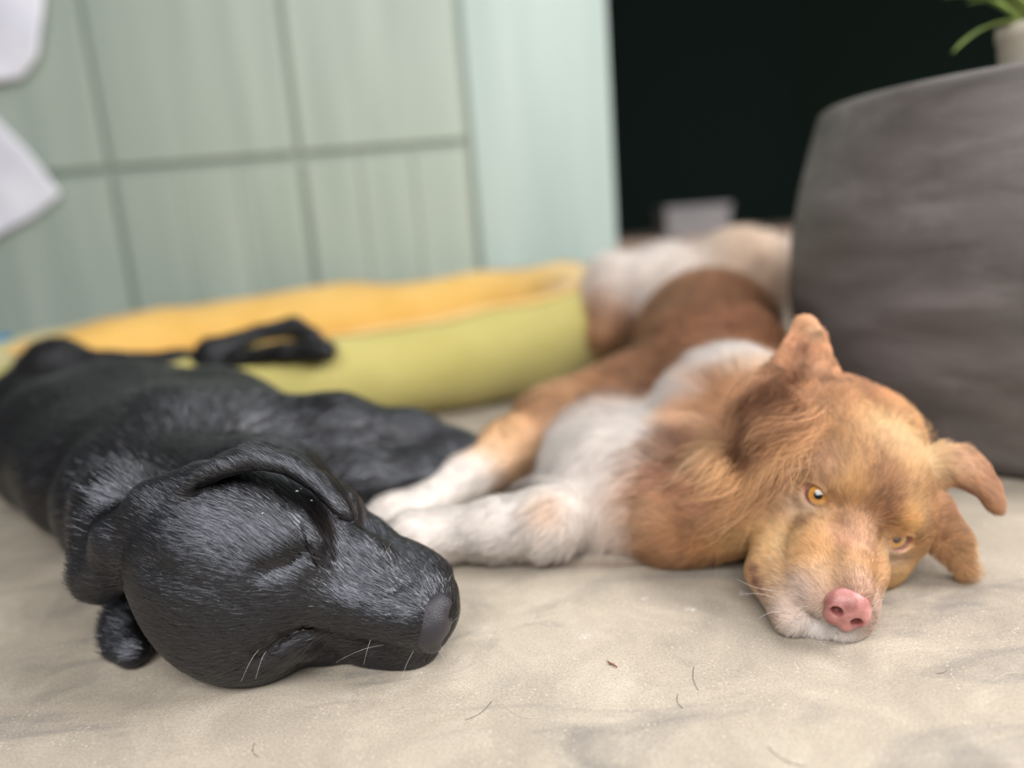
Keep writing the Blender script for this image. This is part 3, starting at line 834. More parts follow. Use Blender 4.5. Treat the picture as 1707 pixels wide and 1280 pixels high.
# coat
if FUR:
    hb = hair_mat('black_hair', 0.33, 1.0); hb.node_tree.nodes['Principled BSDF'].inputs['IOR'].default_value = 1.66; hb.node_tree.nodes['Principled BSDF'].inputs['Specular Tint'].default_value = (0.84, 0.88, 1.0, 1)
    flow_items = []
    back = H.d(-1, 0, -0.1)
    nose_c = H.p(12, 0, -2.5)
    def lab_flow(P):
        d = P - nose_c; d /= np.linalg.norm(d, axis=1)[:, None]
        L_ = H.loc(P)
        # whorl round the eyes: sweep from the inner corner up over the brow
        for s in (1, -1):
            g = np.exp(-(((L_ - A(-1.2 + EX[s], s * 3.4, 0.2)) / 2.0) ** 2).sum(1))
            d += g[:, None] * H.d(-0.3, s * 0.9, 0.3) * 0.9
        far = np.clip((np.linalg.norm(P - H.T, axis=1) - 0.14) / 0.08, 0, 1)[:, None]
        d = d * (1 - far) + body_flow(P) * far
        return d
    sp = unit(hip - sh)
    body_flow = Blobs([(neck, 0.08, unit(sh - neck)), (sh, 0.1, sp), (rib, 0.12, sp), (hip, 0.12, unit(A(-.3, .8, -.2))),
                       (pz(560, 725, 0.08), 0.08, unit(pz(800, 740, 0.05) - pz(430, 730, 0.09))), (pz(700, 760, 0.04), 0.1, A(1, .2, -.1)),
                       (pd(450, 570, 1.1), 0.07, A(1, 0, 0)), (pd(95, 610, 1.1), 0.06, A(.3, .7, -.4))], sp, 1e-4)
    hcen = H.T + H.R @ A(-.04, 0, 0)
    def dhead(c, n):
        r_ = np.linalg.norm(c - H.T, axis=1); l_ = H.loc(c)
        nose_ = (((l_ - A(8.4, 0, -2.6)) / A(1.35, 1.9, 1.5)) ** 2).sum(1) < 1
        sl = np.ones(len(c))
        for q_ in slits:
            for i in range(len(q_) - 1):
                ab = q_[i + 1] - q_[i]; t = np.clip(((c - q_[i]) @ ab) / (ab @ ab), 0, 1)
                sl *= (((c - q_[i] - t[:, None] * ab) ** 2).sum(1) > 0.0024 ** 2)
        return np.where(r_ < 0.17, 1.0, 0.0) * np.where(nose_, 0, 1) * sl
    def llen(P):
        l_ = H.loc(P); t = np.clip((l_[:, 0] - 0) / 8, 0, 1)
        return 0.0090 * (1 - t) + 0.0045 * t
    c_lab = lambda P: np.tile(srgb(15, 11, 11), (len(P), 1)) * (1 + 0.25 * snoise(P, 60, 5))[:, None]
    grow('head_coat', V, Q, N, 230000, dhead, llen, lab_flow, lambda P: np.full(len(P), 0.22), c_lab, hb, dog, 4, 0.00007, 0.16, 0.35, 0.003, seed=3, cvar=0.35, njit=0.22, nshift=0.10)
    dbody = lambda c, n: np.where(np.linalg.norm(c - H.T, axis=1) >= 0.165, 1.0 / (0.25 + np.linalg.norm(c - CAM, axis=1) ** 2), 0.0)
    grow('body_coat', V, Q, N, 70000, dbody, lambda P: np.full(len(P), 0.013), lab_flow, lambda P: np.full(len(P), 0.22), c_lab, hb, dog, 4, 0.00015, 0.10, 0.12, 0.004, seed=4, cvar=0.3, njit=0.2)
whm, nt, p = new_mat('whisker'); p.inputs['Base Color'].default_value = (*srgb(190, 185, 180), 1); p.inputs['Roughness'].default_value = 0.3
def whisk(name, HD, roots, parent, V_, N_, r0=0.00016, seed=2):
    r_ = np.random.default_rng(seed); L_ = []
    for (x, y, z, dx, dy, dz, ln) in roots:
        v, n = on_surface(HD.p(x, y, z), V_, N_)
        d = unit(HD.R @ A(dx, dy, dz)); q = []
        for i in range(7):
            t = i / 6; w = v + d * ln * cm * t + A(0, 0, -0.25 * ln * cm * t * t); w[2] = max(w[2], 0.0008); q.append(w)
        strands(name, [q], r0, 0.00003, whm, parent)
def whisk_at(V_, N_, items, parent, r0=0.00014):
    """single whiskers: root on the skin, tip a little nearer than the root"""
    for x0, y0, x1, y1, bow in items:
        c_ = seen(V_, [(x0, y0)])[0]; z_ = (c_ - CAM) @ FW; e_ = pd(x1, y1, z_ - 0.006); q = []
        for i in range(8):
            t = i / 7; w = c_ * (1 - t) + e_ * t + (UP * bow + 0 * RT) * math.sin(math.pi * t) * 0.01; w[2] = max(w[2], 0.0008); q.append(w)
        strands('whisker', [q], r0, 0.00004, whm, parent)
whisk_at(V, N, [(436, 1078, 402, 1136, .3), (446, 1082, 426, 1132, .3), (618, 1066, 606, 1108, .1), (640, 1075, 560, 1104, .2), (690, 1085, 668, 1135, .2), (730, 1085, 746, 1112, .2),
                (752, 1040, 764, 1030, .1), (748, 970, 756, 955, .1), (640, 930, 652, 905, .1), (706, 955, 712, 935, .1)], dog)
# crumbs of dust on the crown and brow
fl_m, nt, p = new_mat('paper_fleck'); p.inputs['Base Color'].default_value = (0.8, 0.8, 0.78, 1)
for (x_, y_, r_f, lb) in [(493, 822, .0011, 'largest white dust fleck near the ear on the black forehead'), (500, 819, .0007, 'small white fleck touching the largest one on the black forehead'),
                         (517, 838, .0008, 'white dust fleck on the black brow between ear and closed eye'), (438, 858, .0005, 'lone tiny white fleck in the middle of the black forehead')]:
    c_ = seen(V, [(x_, y_)])[0]; v_, n_ = on_surface(c_, V, N); rr_ = np.random.default_rng(x_)
    ax_ = ax_of(n_, A(1, .3, .1)); q = [c_ + n_ * 0.0026 + ax_ @ A(0, 0, 0.0002)]
    for k in range(9):
        t_ = 2 * math.pi * k / 9; w_ = r_f * rr_.uniform(.55, 1.25); q.append(c_ + n_ * 0.0024 + ax_ @ A(w_ * math.cos(t_), w_ * 0.7 * math.sin(t_), 0.0002 * rr_.normal()))
    q.append(c_ + n_ * 0.0021)
    tag(mesh_obj('dust_fleck', q, [(0, 1 + k, 1 + (k + 1) % 9) for k in range(9)] + [(10, 1 + (k + 1) % 9, 1 + k) for k in range(9)], fl_m, smooth=False), lb, 'fleck', 'dust flecks on the black head')
LV, LN, LQ = V, N, Q

# ================================================================== the brown dog
G = Head(A(-.322, -.94, -.115), A(.83, -.222, -.511), A(.2415, .5000, .0595), 1.0)
B = Clay(); H2 = G
def E(x, y, z, a, b, c, k=0.9, sub=False, ax=None): B.ell(G.p(x, y, z), (a * cm, b * cm, c * cm), G.R if ax is None else ax, k * cm, sub)
def K(p, q, ra, rb, k=0.9, sub=False): B.cone(G.p(*p), G.p(*q), ra * cm, rb * cm, k * cm, sub)
E(-5.6, 0, 0.6, 6.0, 5.7, 4.9)
E(-9.0, 0, -0.2, 5.0, 5.8, 5.2, 2)
E(-3.0, 0, 0.8, 3.8, 4.3, 2.8, 1.2)
K((-8, 0, -2.0), (-12, 0, -4), 4.4, 4.8, 2)
for s in (1, -1):
    E(-1.4, s * 2.3, 0.9, 1.9, 1.7, 1.4, 0.8)
    E(-4.2, s * 3.8, -3.0, 4.4, 2.5, 3.4, 1.4)
    E(-3.2, s * 3.4, 0.0, 2.8, 2.6, 2.6, 1.2)
    E(1.4, s * 1.9, -2.1, 2.6, 1.3, 1.3, 1.0)
K((0.0, 0, -2.4), (5.9, 0, -3.2), 2.75, 1.85, 1.1)
K((0.4, 0, -0.7), (7.0, 0, -1.75), 1.35, 1.05, 0.8)
for s in (1, -1):
    E(5.7, s * 1.2, -3.6, 1.9, 1.3, 1.5, 0.5)
    E(3.6, s * 1.9, -4.3, 3.4, 1.2, 1.6, 0.7)
    E(2.0, s * 2.0 - .35, -3.6, 3.8, 1.3, 1.9, 1.4)
K((-3, 0, -5.8), (5.2, 0, -6.0), 2.3, 1.2, 0.9)
E(6.2, 0, -5.7, 1.3, 1.4, 1.0, 0.4)
E(6.5, 0.9, -4.7, 1.3, 1.3, 1.0, 0.5)
for s in (1, -1):
    pts = [G.p(7.8, s * 0.3, -4.7), G.p(7.0, s * 1.9, -5.0), G.p(5.0, s * 3.1, -5.3), G.p(2.5, s * 4.0, -5.2), G.p(0.8, s * 4.3, -4.4)]
    B.chain(pts, [0.0008, 0.001, 0.0012, 0.0012, 0.0006], 0.002, True)
EYE = {}
for s in (1, -1):
    c = A(-0.95, s * 2.75, -0.25); out = unit(A(0.86, s * 0.46, 0.22))
    EYE[s] = (c, out)
    E(*c, 1.5, 1.5, 1.5, 0.6)
    n_ = G.R @ out; u_ = G.R @ unit(A(-0.6, s * 0.75, 0.12)); ax = ax_of(n_, u_)
    o_ = c + out * 1.25
    B.ell(G.p(*o_), (1.05 * cm, 0.68 * cm, 0.95 * cm), ax, 0.12 * cm, True)
# ---- body
nk = G.p(-11, 0, -3)
t1 = pz(1225, 715, 0.070); t2 = pz(1190, 625, 0.085); t3 = pz(1180, 565, 0.092); t4 = pz(1195, 520, 0.092)
B.chain([nk, t1, t2, t3], [0.050, 0.066, 0.082, 0.092], 0.03)
B.chain([t3, t4], [0.092, 0.09], 0.04)
B.chain([pd(1130, 850, .66), pd(1080, 800, .75), pd(1100, 700, .88)], [0.048, 0.058, 0.072], 0.03)     # throat and chest
B.chain([pd(1230, 840, .60), pd(1140, 870, .62)], [0.038, 0.036], 0.02)
B.chain([pd(985, 850, .70), pd(1010, 780, .78), pd(1050, 690, .92)], [0.038, 0.052, 0.066], 0.03)
B.cone(pd(1005, 815, .73), pd(1150, 800, .70), 0.042, 0.046, 0.03)
# shoulder and front legs
B.chain([pd(1010, 700, .88), pd(925, 715, .86), pd(850, 750, .83), pd(775, 800, .78), pd(700, 850, .735)], [0.055, 0.042, 0.033, 0.0245, 0.021], 0.015)
B.chain([pd(700, 850, .735), pd(655, 866, .72), pd(622, 878, .71)], [0.021, 0.024, 0.018], 0.01)
B.ell(pd(1005, 815, .70), (.05, .045, .05), None, .03)
B.ell(pd(1060, 850, .675), (.045, .04, .042), None, .03)
B.chain([pd(985, 850, .68), pz(915, 868, .034), pz(830, 882, .028), pz(735, 893, .024)], [0.028, 0.028, 0.025, 0.022], 0.015)
B.chain([pz(735, 893, .024), pz(690, 902, .024), pz(650, 908, .018)], [0.022, 0.025, 0.018], 0.01)
for dx_, dy_ in ((-16, -12), (-20, 2), (-10, 14)):      # toes
    B.cone(pd(634, 876, .715), pd(622 + dx_, 878 + dy_, .705), .011, .0085, .003)
for dx_, dy_ in ((-22, -10), (-26, 6), (-14, 18)):
    B.cone(pz(668, 905, .020), pz(645 + dx_, 908 + dy_, .013), .012, .0085, .003)
B.chain([pd(1300, 900, .560), pd(1287, 955, .535), pd(1318, 1032, .503)], [.020, .0155, .011], .008)     # slack right lip
# hind leg and rump
h1 = pd(1060, 478, 1.32)
B.chain([t4, pd(1240, 462, 1.34)], [0.09, 0.085], 0.03)
B.chain([pd(1230, 452, 1.36), pd(1110, 462, 1.34), pd(1030, 470, 1.32)], [0.055, 0.050, 0.045], 0.03)
B.chain([pd(1030, 470, 1.32), pd(1010, 520, 1.28), pd(1000, 560, 1.25)], [0.043, 0.035, 0.028], 0.02)
B.chain([pd(1230, 445, 1.36), pd(1330, 438, 1.38), pd(1370, 415, 1.42)], [0.05, 0.036, 0.03], 0.02)
B.chain([pd(1450, 730, .62), pd(1395, 700, .63)], [.030, .030], .02)
# ---- ears
ER = ray(1395, 640) - ray(1280, 650)
B.strip([pd(1335, 672, .592), pd(1340, 615, .602), pd(1344, 565, .607), pd(1340, 528, .609)], [0.030, 0.024, 0.0155, 0.0065],
        [A(-.35, -.9, .1), A(-.3, -.92, .1), A(-.25, -.95, .1), A(-.2, -.95, .1)], 0.0035, 0.004)
B.ell(pd(1318, 650, .572), (0.011, 0.026, 0.010), ax_of(A(-.45, -.85, .1), A(1, 0, .1)), 0.008, True)
B.ell(pd(1290, 690, .580), (0.016, 0.016, 0.012), None, 0.008, True)
B.chain([pd(1318, 722, .582), pd(1350, 705, .580), pd(1392, 680, .582)], [0.007, 0.009, 0.009], 0.02)
B.strip([pd(1540, 790, .565), pd(1595, 768, .565), pd(1640, 800, .560), pd(1662, 850, .550)], [0.011, 0.016, 0.014, 0.005],
        [A(.2, -.8, .5), A(.3, -.8, .5), A(.4, -.85, .3), A(.45, -.85, .2)], 0.0035, 0.005)
B.chain([pd(1560, 850, .560), pd(1585, 900, .550), pz(1610, 950, .010)], [0.012, 0.010, 0.006], 0.01)
allp = np.array([o[1] for o in B.ops])
V, Q, N = sculpt(B, allp.min(0) - 0.13, allp.max(0) + 0.13, 0.006, G.T - A(0.13, 0.12, 0.08), G.T + A(0.15, 0.16, 0.14), 0.0012)
dent(V, N, seen(V, [(1312, 650), (1300, 682)]), 0.007, 0.012)
dent(V, N, seen(V, [(1337, 560), (1332, 600), (1325, 640)]), 0.006, 0.0035)
dent(V, N, seen(V, [(1240, 745), (1180, 770), (1120, 775)]), 0.006, 0.006)
dent(V, N, [G.p(0.6, 0, 1.2), G.p(-3, 0, 3.2)], 0.008, 0.002)
for s in (1, -1): dent(V, N, [G.p(0.9, s * 1.9, 0.4), G.p(1.5, s * 2.0, -0.6)], 0.0045, 0.0022)
N = vnormals(V, Q)
V[:, 2] = np.maximum(V[:, 2], 0.0004)
print('brown verts', len(V))

tan = srgb(196, 148, 98); gold = srgb(214, 172, 120); brn = srgb(146, 102, 72); dkb = srgb(120, 84, 60); wht = srgb(234, 224, 217); crm = srgb(224, 196, 170); pnk = srgb(206, 150, 140)
g = lambda *v: G.p(*v)
col_items = [
    (g(-4, 0, 4), .030, tan, 1), (g(-1.5, 0, 2), .016, brn, 1.6), (g(-6, 2.5, 5), .022, gold, 1.0), (g(-7, -3, 4), .03, brn, 0.5),
    (g(-1.6, 3.0, 1.3), .0055, crm, 7), (g(-1.6, -3.0, 1.3), .0055, crm, 7), (g(0.2, -3.6, -1.3), .006, crm, 6), (g(0.2, 3.4, -1.3), .006, crm, 6), (g(-1.2, 1.9, 2.0), .009, gold, 3), (g(-1.2, -1.9, 2.0), .009, gold, 3),
    (g(-3.2, -4.8, -1.2), .014, brn, 2.6), (g(-3.2, 4.8, -1.2), .014, brn, 2.0), (g(0, -3.6, -2), .014, gold, 2.2), (g(0.5, 3.2, -2), .013, gold, 2.2),
    (g(2.0, 0, 0), .012, srgb(190, 146, 112), 2), (g(4.5, 0, -1), .014, tan, 1.4), (g(5, -2, -3), .014, gold, 1.2), (g(6.5, -1.5, -3.2), .009, srgb(206, 176, 160), 2.5), (g(6.5, 1.5, -3.2), .009, srgb(206, 176, 160), 2.5),
    (g(7.2, 0, -1.2), .008, srgb(200, 160, 140), 2), (g(4, 0, -6), .016, wht, 4), (g(7, 0, -5.4), .009, wht, 6), (g(7.4, .9, -4.8), .007, wht, 9), (g(1, -2.4, -5.2), .012, crm, 2),
    (g(-4, -4, -5), .03, gold, 1.2), (pd(1180, 850, .58), .04, tan, 1.2), (pd(1110, 870, .6), .03, srgb(178, 122, 84), 1.8), (pd(1090, 800, .62), .03, brn, 1.6),
    (pd(1150, 780, .58), .02, brn, 1.4), (pd(1230, 760, .57), .025, gold, .8),
    (pd(1000, 800, .70), .035, wht, 3.5), (pd(960, 860, .66), .035, wht, 4), (pd(960, 740, .76), .03, wht, 3.5), (pd(1040, 880, .62), .02, crm, 2), 
    (pd(1020, 640, .86), .05, brn, 2.5), (pd(1100, 590, .9), .06, brn, 2.2), (pd(950, 660, .86), .03, gold, 2), (pd(1200, 560, 1.0), .07, brn, 2.5), (pd(1050, 560, 1.05), .06, srgb(170, 128, 94), 2),
    (pd(1330, 560, .95), .06, dkb, 2.5), (pd(1320, 500, 1.2), .05, dkb, 3), (pd(1030, 520, 1.28), .05, srgb(150, 106, 70), 3), (pd(1180, 500, 1.25), .05, srgb(200, 164, 128), 2.5),
    (pd(1050, 440, 1.28), .045, wht, 5), (pd(1150, 450, 1.3), .05, wht, 5), (pd(1250, 445, 1.3), .05, crm, 5), (pd(1340, 430, 1.35), .05, wht, 5),
    (pd(850, 740, .82), .03, srgb(214, 168, 120), 5), (pd(790, 755, .80), .016, srgb(226, 176, 120), 4), (pd(905, 700, .85), .03, srgb(170, 122, 90), 3),
    (pd(740, 820, .76), .034, wht, 9), (pd(650, 870, .71), .04, wht, 9), (pz(900, 868, .03), .028, wht, 7), (pz(800, 885, .03), .035, wht, 9), (pz(680, 900, .03), .04, wht, 9), (pz(918, 845, .055), .009, srgb(214, 160, 110), 5),
    (pd(1340, 600, .60), .022, srgb(190, 140, 104), 3), (pd(1290, 680, .585), .014, srgb(110, 72, 52), 4), (pd(1230, 690, .60), .015, srgb(214, 176, 140), 3), (pd(1200, 700, .6), .025, srgb(196, 152, 116), 2), (pd(1620, 800, .56), .02, srgb(168, 122, 92), 3), (pd(1580, 900, .54), .025, tan, 2),  # dark ear hollow: its shade is put into the coat colour
    (pd(1450, 640, .62), .03, srgb(170, 118, 80), 1.6), (pd(1530, 700, .6), .02, tan, 1)]
for x_, y_, s_, w_ in [(1195, 625, .020, 5), (1230, 598, .014, 5), (1110, 690, .018, 5), (1060, 725, .02, 5), (1150, 655, .012, 4), (990, 780, .03, 5), (1010, 850, .03, 5)]:
    col_items.append((seen(V, [(x_, y_)])[0], s_, wht, w_))
for x_, y_, c_, s_, w_ in [
    (1300, 835, (150, 110, 84), .011, 5), (1338, 868, (150, 110, 84), .005, 4), (1465, 815, (168, 120, 84), .010, 4), (1482, 850, (146, 100, 70), .006, 5), (1500, 735, (238, 202, 152), .014, 3.5),  # fur patches, plus the warm highlight on the forehead painted into the coat
    (1545, 765, (240, 208, 160), .010, 3.5), (1380, 775, (172, 128, 98), .009, 3.5), (1430, 815, (224, 174, 112), .006, 5), (1508, 868, (220, 166, 100), .005, 7), (1255, 900, (206, 166, 112), .014, 4),
    (1300, 905, (228, 190, 138), .009, 4), (1360, 920, (214, 162, 108), .009, 3), (1425, 900, (206, 158, 130), .008, 4), (1262, 950, (128, 78, 70), .0018, 7), (1266, 968, (128, 78, 70), .0018, 7), (1273, 984, (128, 78, 70), .0016, 6), (1290, 940, (206, 164, 116), .007, 6), (1300, 975, (212, 174, 136), .006, 5), (1325, 995, (222, 198, 184), .008, 5), (1390, 955, (222, 180, 140), .008, 4),
    (1500, 960, (230, 186, 126), .009, 4), (1580, 860, (158, 110, 80), .014, 4), (1608, 925, (218, 174, 130), .008, 5), (1165, 715, (206, 160, 124), .011, 3), (1205, 765, (228, 190, 156), .007, 5),
    (1135, 800, (146, 102, 84), .015, 5), (1175, 835, (158, 114, 92), .013, 4), (1110, 905, (190, 140, 98), .013, 3), (1303, 672, (100, 64, 48), .0065, 7), (1268, 640, (222, 190, 160), .007, 5),  # ruff tones, and more painted shade inside the raised ear
    (1336, 585, (150, 104, 80), .0055, 8), (1328, 630, (128, 86, 64), .006, 8), (1352, 560, (214, 170, 136), .004, 6), (1368, 620, (208, 160, 124), .005, 6), (1110, 640, (140, 96, 70), .012, 3), (1090, 860, (222, 178, 140), .008, 4), (1130, 930, (206, 158, 118), .008, 4), (1210, 850, (176, 134, 98), .01, 3), (1160, 770, (120, 82, 64), .007, 5), (1600, 760, (206, 166, 134), .008, 4), (1440, 640, (176, 128, 96), .014, 4), (1050, 600, (172, 122, 88), .03, 3), (1200, 540, (150, 100, 70), .03, 3)]:
    col_items.append((seen(V, [(x_, y_)])[0], s_, srgb(*c_), w_))
bcol0 = Blobs(col_items, srgb(176, 128, 90), 0.08)
_g = lambda c: c * 0.94 + 0.06 * c.mean(1, keepdims=True)
_h = lambda C: C * np.minimum(1, 0.86 / C.max(1, keepdims=True))
bcol = lambda P: _h(_g(bcol0(P)) * (1.15 + 0.28 * snoise(P, 170, 61) + 0.22 * snoise(P, 60, 62))[:, None])
bt_m = tint_mat('brown_skin', 0.8, 0.2)
#
dog2 = quads_to_mesh('dog', V, Q, bt_m); sk = bcol(V) * 0.78
set_col(dog2, sk)
tag(dog2, 'brown and white long-haired dog lying awake with its chin on the floor', 'dog')
# nose
pn_m, nt, p = new_mat('pink_nose_leather')
tc = nd(nt, 'ShaderNodeTexCoord'); n1 = noise(nt, 110, 4, vec=tc.outputs['Object'])
r1 = ramp(nt, n1.outputs['Fac'], [(0.3, srgb(150, 96, 92)), (0.55, srgb(182, 124, 119)), (0.75, srgb(200, 146, 140))]); ta = nd(nt, 'ShaderNodeAttribute'); ta.attribute_name = 'tint'; nt.links.new(mixc(nt, r1.outputs[0], ta.outputs['Color'], 1.0, 'MULTIPLY'), p.inputs['Base Color'])
p.inputs['Roughness'].default_value = 0.36; p.inputs['Subsurface Weight'].default_value = 0.12; p.inputs['Subsurface Scale'].default_value = 0.002; p.inputs['Subsurface Radius'].default_value = (1, .3, .2)
vo = nd(nt, 'ShaderNodeTexVoronoi'); vo.inputs['Scale'].default_value = 1400; nt.links.new(tc.outputs['Object'], vo.inputs['Vector']); bump(nt, vo.outputs['Distance'], 0.35, 0.0004, p)
nose_mesh('nose', G, (7.75, 0, -2.55), (1.0, 1.45, 1.28), dog2, pn_m, (.42, .16, .15))
# eyes
eye_m, nt, p = new_mat('amber_eye'); a = nd(nt, 'ShaderNodeAttribute'); a.attribute_name = 'tint'; nt.links.new(a.outputs['Color'], p.inputs['Base Color'])
p.inputs['Roughness'].default_value = 0.04; p.inputs['Coat Weight'].default_value = 1.0; p.inputs['Specular IOR Level'].default_value = 0.7
rim_m, nt, p = new_mat('pink_eyelid_rim'); p.inputs['Base Color'].default_value = (*srgb(166, 108, 94), 1); p.inputs['Roughness'].default_value = 0.3
for s in (1, -1):
    c, out = EYE[s]; C0 = G.p(*c); R_ = 1.42 * cm
    gz = unit(CAM - C0 + A(0.02, 0.0, 0.03)); gz = unit(gz * (0.8 if s < 0 else 0.5) + (G.R @ out) * (0.35 if s < 0 else 0.7))
    n1_, n2_ = 64, 96; VV = []; cc = []
    axm = ax_of(gz, A(1, 0, 0.1))
    r_ = np.random.default_rng(5)
    for i in range(n1_ + 1):
        th = math.pi * i / n1_
        for j in range(n2_):
            ph = 2 * math.pi * j / n2_
            VV.append(C0 + axm @ (R_ * A(math.sin(th) * math.cos(ph), math.sin(th) * math.sin(ph), math.cos(th))))
            d_ = math.degrees(th)
            if d_ < 13: q = srgb(14, 12, 16)
            elif d_ < 30:
                k_ = (d_ - 13) / 17; q = srgb(178, 122, 48) * (1 - k_) + srgb(196, 142, 66) * k_; q = q * (0.85 + 0.3 * (0.5 + 0.5 * math.sin(ph * 31 + 3 * math.sin(ph * 7))))
            elif d_ < 34: q = srgb(80, 52, 36)
            else: q = srgb(128, 96, 82)
            cc.append(q)
    FF = [(i * n2_ + j, i * n2_ + (j + 1) % n2_, (i + 1) * n2_ + (j + 1) % n2_, (i + 1) * n2_ + j) for i in range(n1_) for j in range(n2_)]
    eo = mesh_obj('eye', np.array(VV), FF, eye_m, dog2); set_col(eo, np.array(cc))
    # rim round the almond opening
    n_ = G.R @ out; u_ = G.R @ unit(A(-0.6, s * 0.75, 0.12)); ax = ax_of(n_, u_)
    q = []
    for j in range(33):
        t = 2 * math.pi * j / 32
        w = C0 + ax @ (cm * A(0.98 * math.cos(t), 0.62 * math.sin(t) * (1 - 0.1 * math.cos(t)), 0)); w = C0 + unit(w + n_ * 1.05 * cm - C0) * (R_ + 0.0004)
        q.append(w)
    strands_r('eyelid', q, [0.0010] * 33, rim_m, dog2)

if FUR:
    hbr = hair_mat('brown_hair', 0.5, 0.3)
    nose_c2 = G.p(11, 0, -1.5)
    sp2 = unit(t3 - t1)
    body_flow2 = Blobs([(pd(1200, 700, .7), 0.06, A(-.5, .4, .1)), (t1, .08, sp2), (t2, .1, sp2), (t3, .1, sp2), (pd(1000, 800, .72), .07, A(-.35, -.55, -.6)), (pd(1080, 860, .6), .05, A(-.75, -.2, -.6)),
                        (pd(1120, 650, .8), .06, A(-.6, .5, -.1)), (pd(850, 750, .83), .05, unit(pd(650, 866, .72) - pd(925, 715, .86))), (pd(700, 850, .73), .05, unit(pd(650, 866, .72) - pd(925, 715, .86))),
                        (pz(800, 885, .03), .05, A(-1, -.1, -.1)), (pz(680, 900, .03), .05, A(-1, -.1, -.1)), (pd(1150, 460, 1.34), .1, A(-.6, .1, -.7)), (pd(1320, 440, 1.36), .06, A(.6, .5, .3))], sp2, 1e-4)
    ear_flow = [(pd(1338, 590, .60), .016, unit(pd(1341, 524, .607) - pd(1322, 668, .590)), 6), (pd(1640, 810, .56), .018, unit(pd(1662, 850, .55) - pd(1600, 765, .565)), 6)]
    def segd(P, a, b):
        ab = b - a; t = np.clip(((P - a) @ ab) / (ab @ ab), 0, 1); return np.linalg.norm(P - a - t[:, None] * ab, axis=1)
    def br_flow(P):
        d = P - nose_c2; d /= np.linalg.norm(d, axis=1)[:, None]
        L_ = G.loc(P)
        for s in (1, -1):
            g_ = np.exp(-(((L_ - A(-1.2, s * 3.3, 0.6)) / 1.6) ** 2).sum(1)); d += g_[:, None] * G.d(-0.6, s * 0.6, 0.5) * 0.8
        # right cheek ruff sweeps back and down to the floor
        g_ = np.exp(-(((L_ - A(-7, -7, -4)) / 5.0) ** 2).sum(1)); d += g_[:, None] * unit(A(-.9, .1, -.35)) * 1.6
        g_ = np.exp(-(((L_ - A(-7, 6, -3)) / 3.5) ** 2).sum(1)); d += g_[:, None] * unit(A(.45, -.1, -.8)) * 1.6
        far = np.clip((np.linalg.norm(P - G.T, axis=1) - 0.13) / 0.07, 0, 1)[:, None]
        d = d * (1 - far) + body_flow2(P) * far
        for p_, sg, dd, w in ear_flow:
            g_ = w * np.exp(-((P - p_) ** 2).sum(1) / (2 * sg * sg)); d += g_[:, None] * dd
        return d
    def blen(P):
        l_ = G.loc(P); x = l_[:, 0]
        r_ = np.linalg.norm(P - G.T, axis=1)
        base = np.interp(x, [-12, -8, -4, 0, 4, 8], [0.046, 0.032, 0.017, 0.0095, 0.0065, 0.0045])
        side = np.clip((-l_[:, 1] - 4.0) / 3, 0, 1) * np.clip((-l_[:, 0] - 2.5) / 4, 0, 1)
        base = base + 0.022 * side
        far = np.clip((r_ - 0.13) / 0.06, 0, 1)
        lg = np.minimum(segd(P, pd(850, 750, .83), pd(622, 878, .71)), segd(P, pd(975, 850, .68), pz(650, 908, .02)))
        b2 = np.interp(lg, [0.045, 0.10], [0.011, 0.048])
        L2 = base * (1 - far) + b2 * far
        for p_, sg in ((pd(1342, 560, .605), .034), (pd(1640, 810, .555), .030)):
            g_ = np.exp(-((P - p_) ** 2).sum(1) / (2 * sg * sg)); g_ = np.clip(g_ * 1.5, 0, 1); L2 = L2 * (1 - g_) + 0.0055 * g_
        return L2
    def bl_lift(P):
        r_ = np.linalg.norm(P - G.T, axis=1); return np.interp(r_, [0.05, 0.10, 0.16], [0.28, 0.42, 0.5])
    def dface(c, n):
        l_ = G.loc(c); r_ = np.linalg.norm(c - G.T, axis=1)
        ok = r_ < 0.155
        ok &= ~((((l_ - A(8.0, 0, -2.6)) / A(1.2, 1.38, 1.2)) ** 2).sum(1) < 1)
        for s in (1, -1):
            e_, o_ = EYE[s]; q_ = e_ + o_ * 1.25
            ok &= np.linalg.norm(l_ - q_, axis=1) > 1.05
        return ok * np.where(np.linalg.norm(c - G.T, axis=1) < 0.09, 1.6, 1.0)
    def ruffw(c):
        l_ = G.loc(c); return np.clip((-l_[:, 0] - 4.5 + 0.35 * (-l_[:, 1])) / 3.0, 0, 1)
    grow('face_coat', V, Q, N, 150000, lambda c, n: dface(c, n) * (1 - ruffw(c)), blen, br_flow, bl_lift, bcol, hbr, dog2, 6, 0.00007, 0.2, 0.45, 0.0045, seed=13, cvar=0.28, wave=0.08, gravity=0.1, clvar=0.12)
    grow('ruff_coat', V, Q, N, 90000, lambda c, n: dface(c, n) * (0.03 + ruffw(c)), blen, br_flow, lambda P: bl_lift(P) * 1.45, lambda P: bcol(P) * 1.08, hbr, dog2, 8, 0.00012, 0.34, 0.72, 0.011, seed=15, cvar=0.25, wave=0.17, gravity=0.32, clvar=0.28)
    grow('guard_hair', V, Q, N, 7000, lambda c, n: (0.02 + ruffw(c)) * (np.linalg.norm(c - G.T, axis=1) < 0.26) * (np.linalg.norm(c - G.T, axis=1) > 0.06) * (G.loc(c)[:, 0] < -3) * (np.linalg.norm(c - pd(1342, 570, .605), axis=1) > .05) * (np.linalg.norm(c - pd(1610, 790, .56), axis=1) > .045), lambda P: np.full(len(P), .038), br_flow, lambda P: np.full(len(P), .95), lambda P: bcol(P) * 1.25, hbr, dog2, 8, 0.0001, 0.45, 0.6, 0.007, seed=18, cvar=0.25, wave=0.15, gravity=0.5)
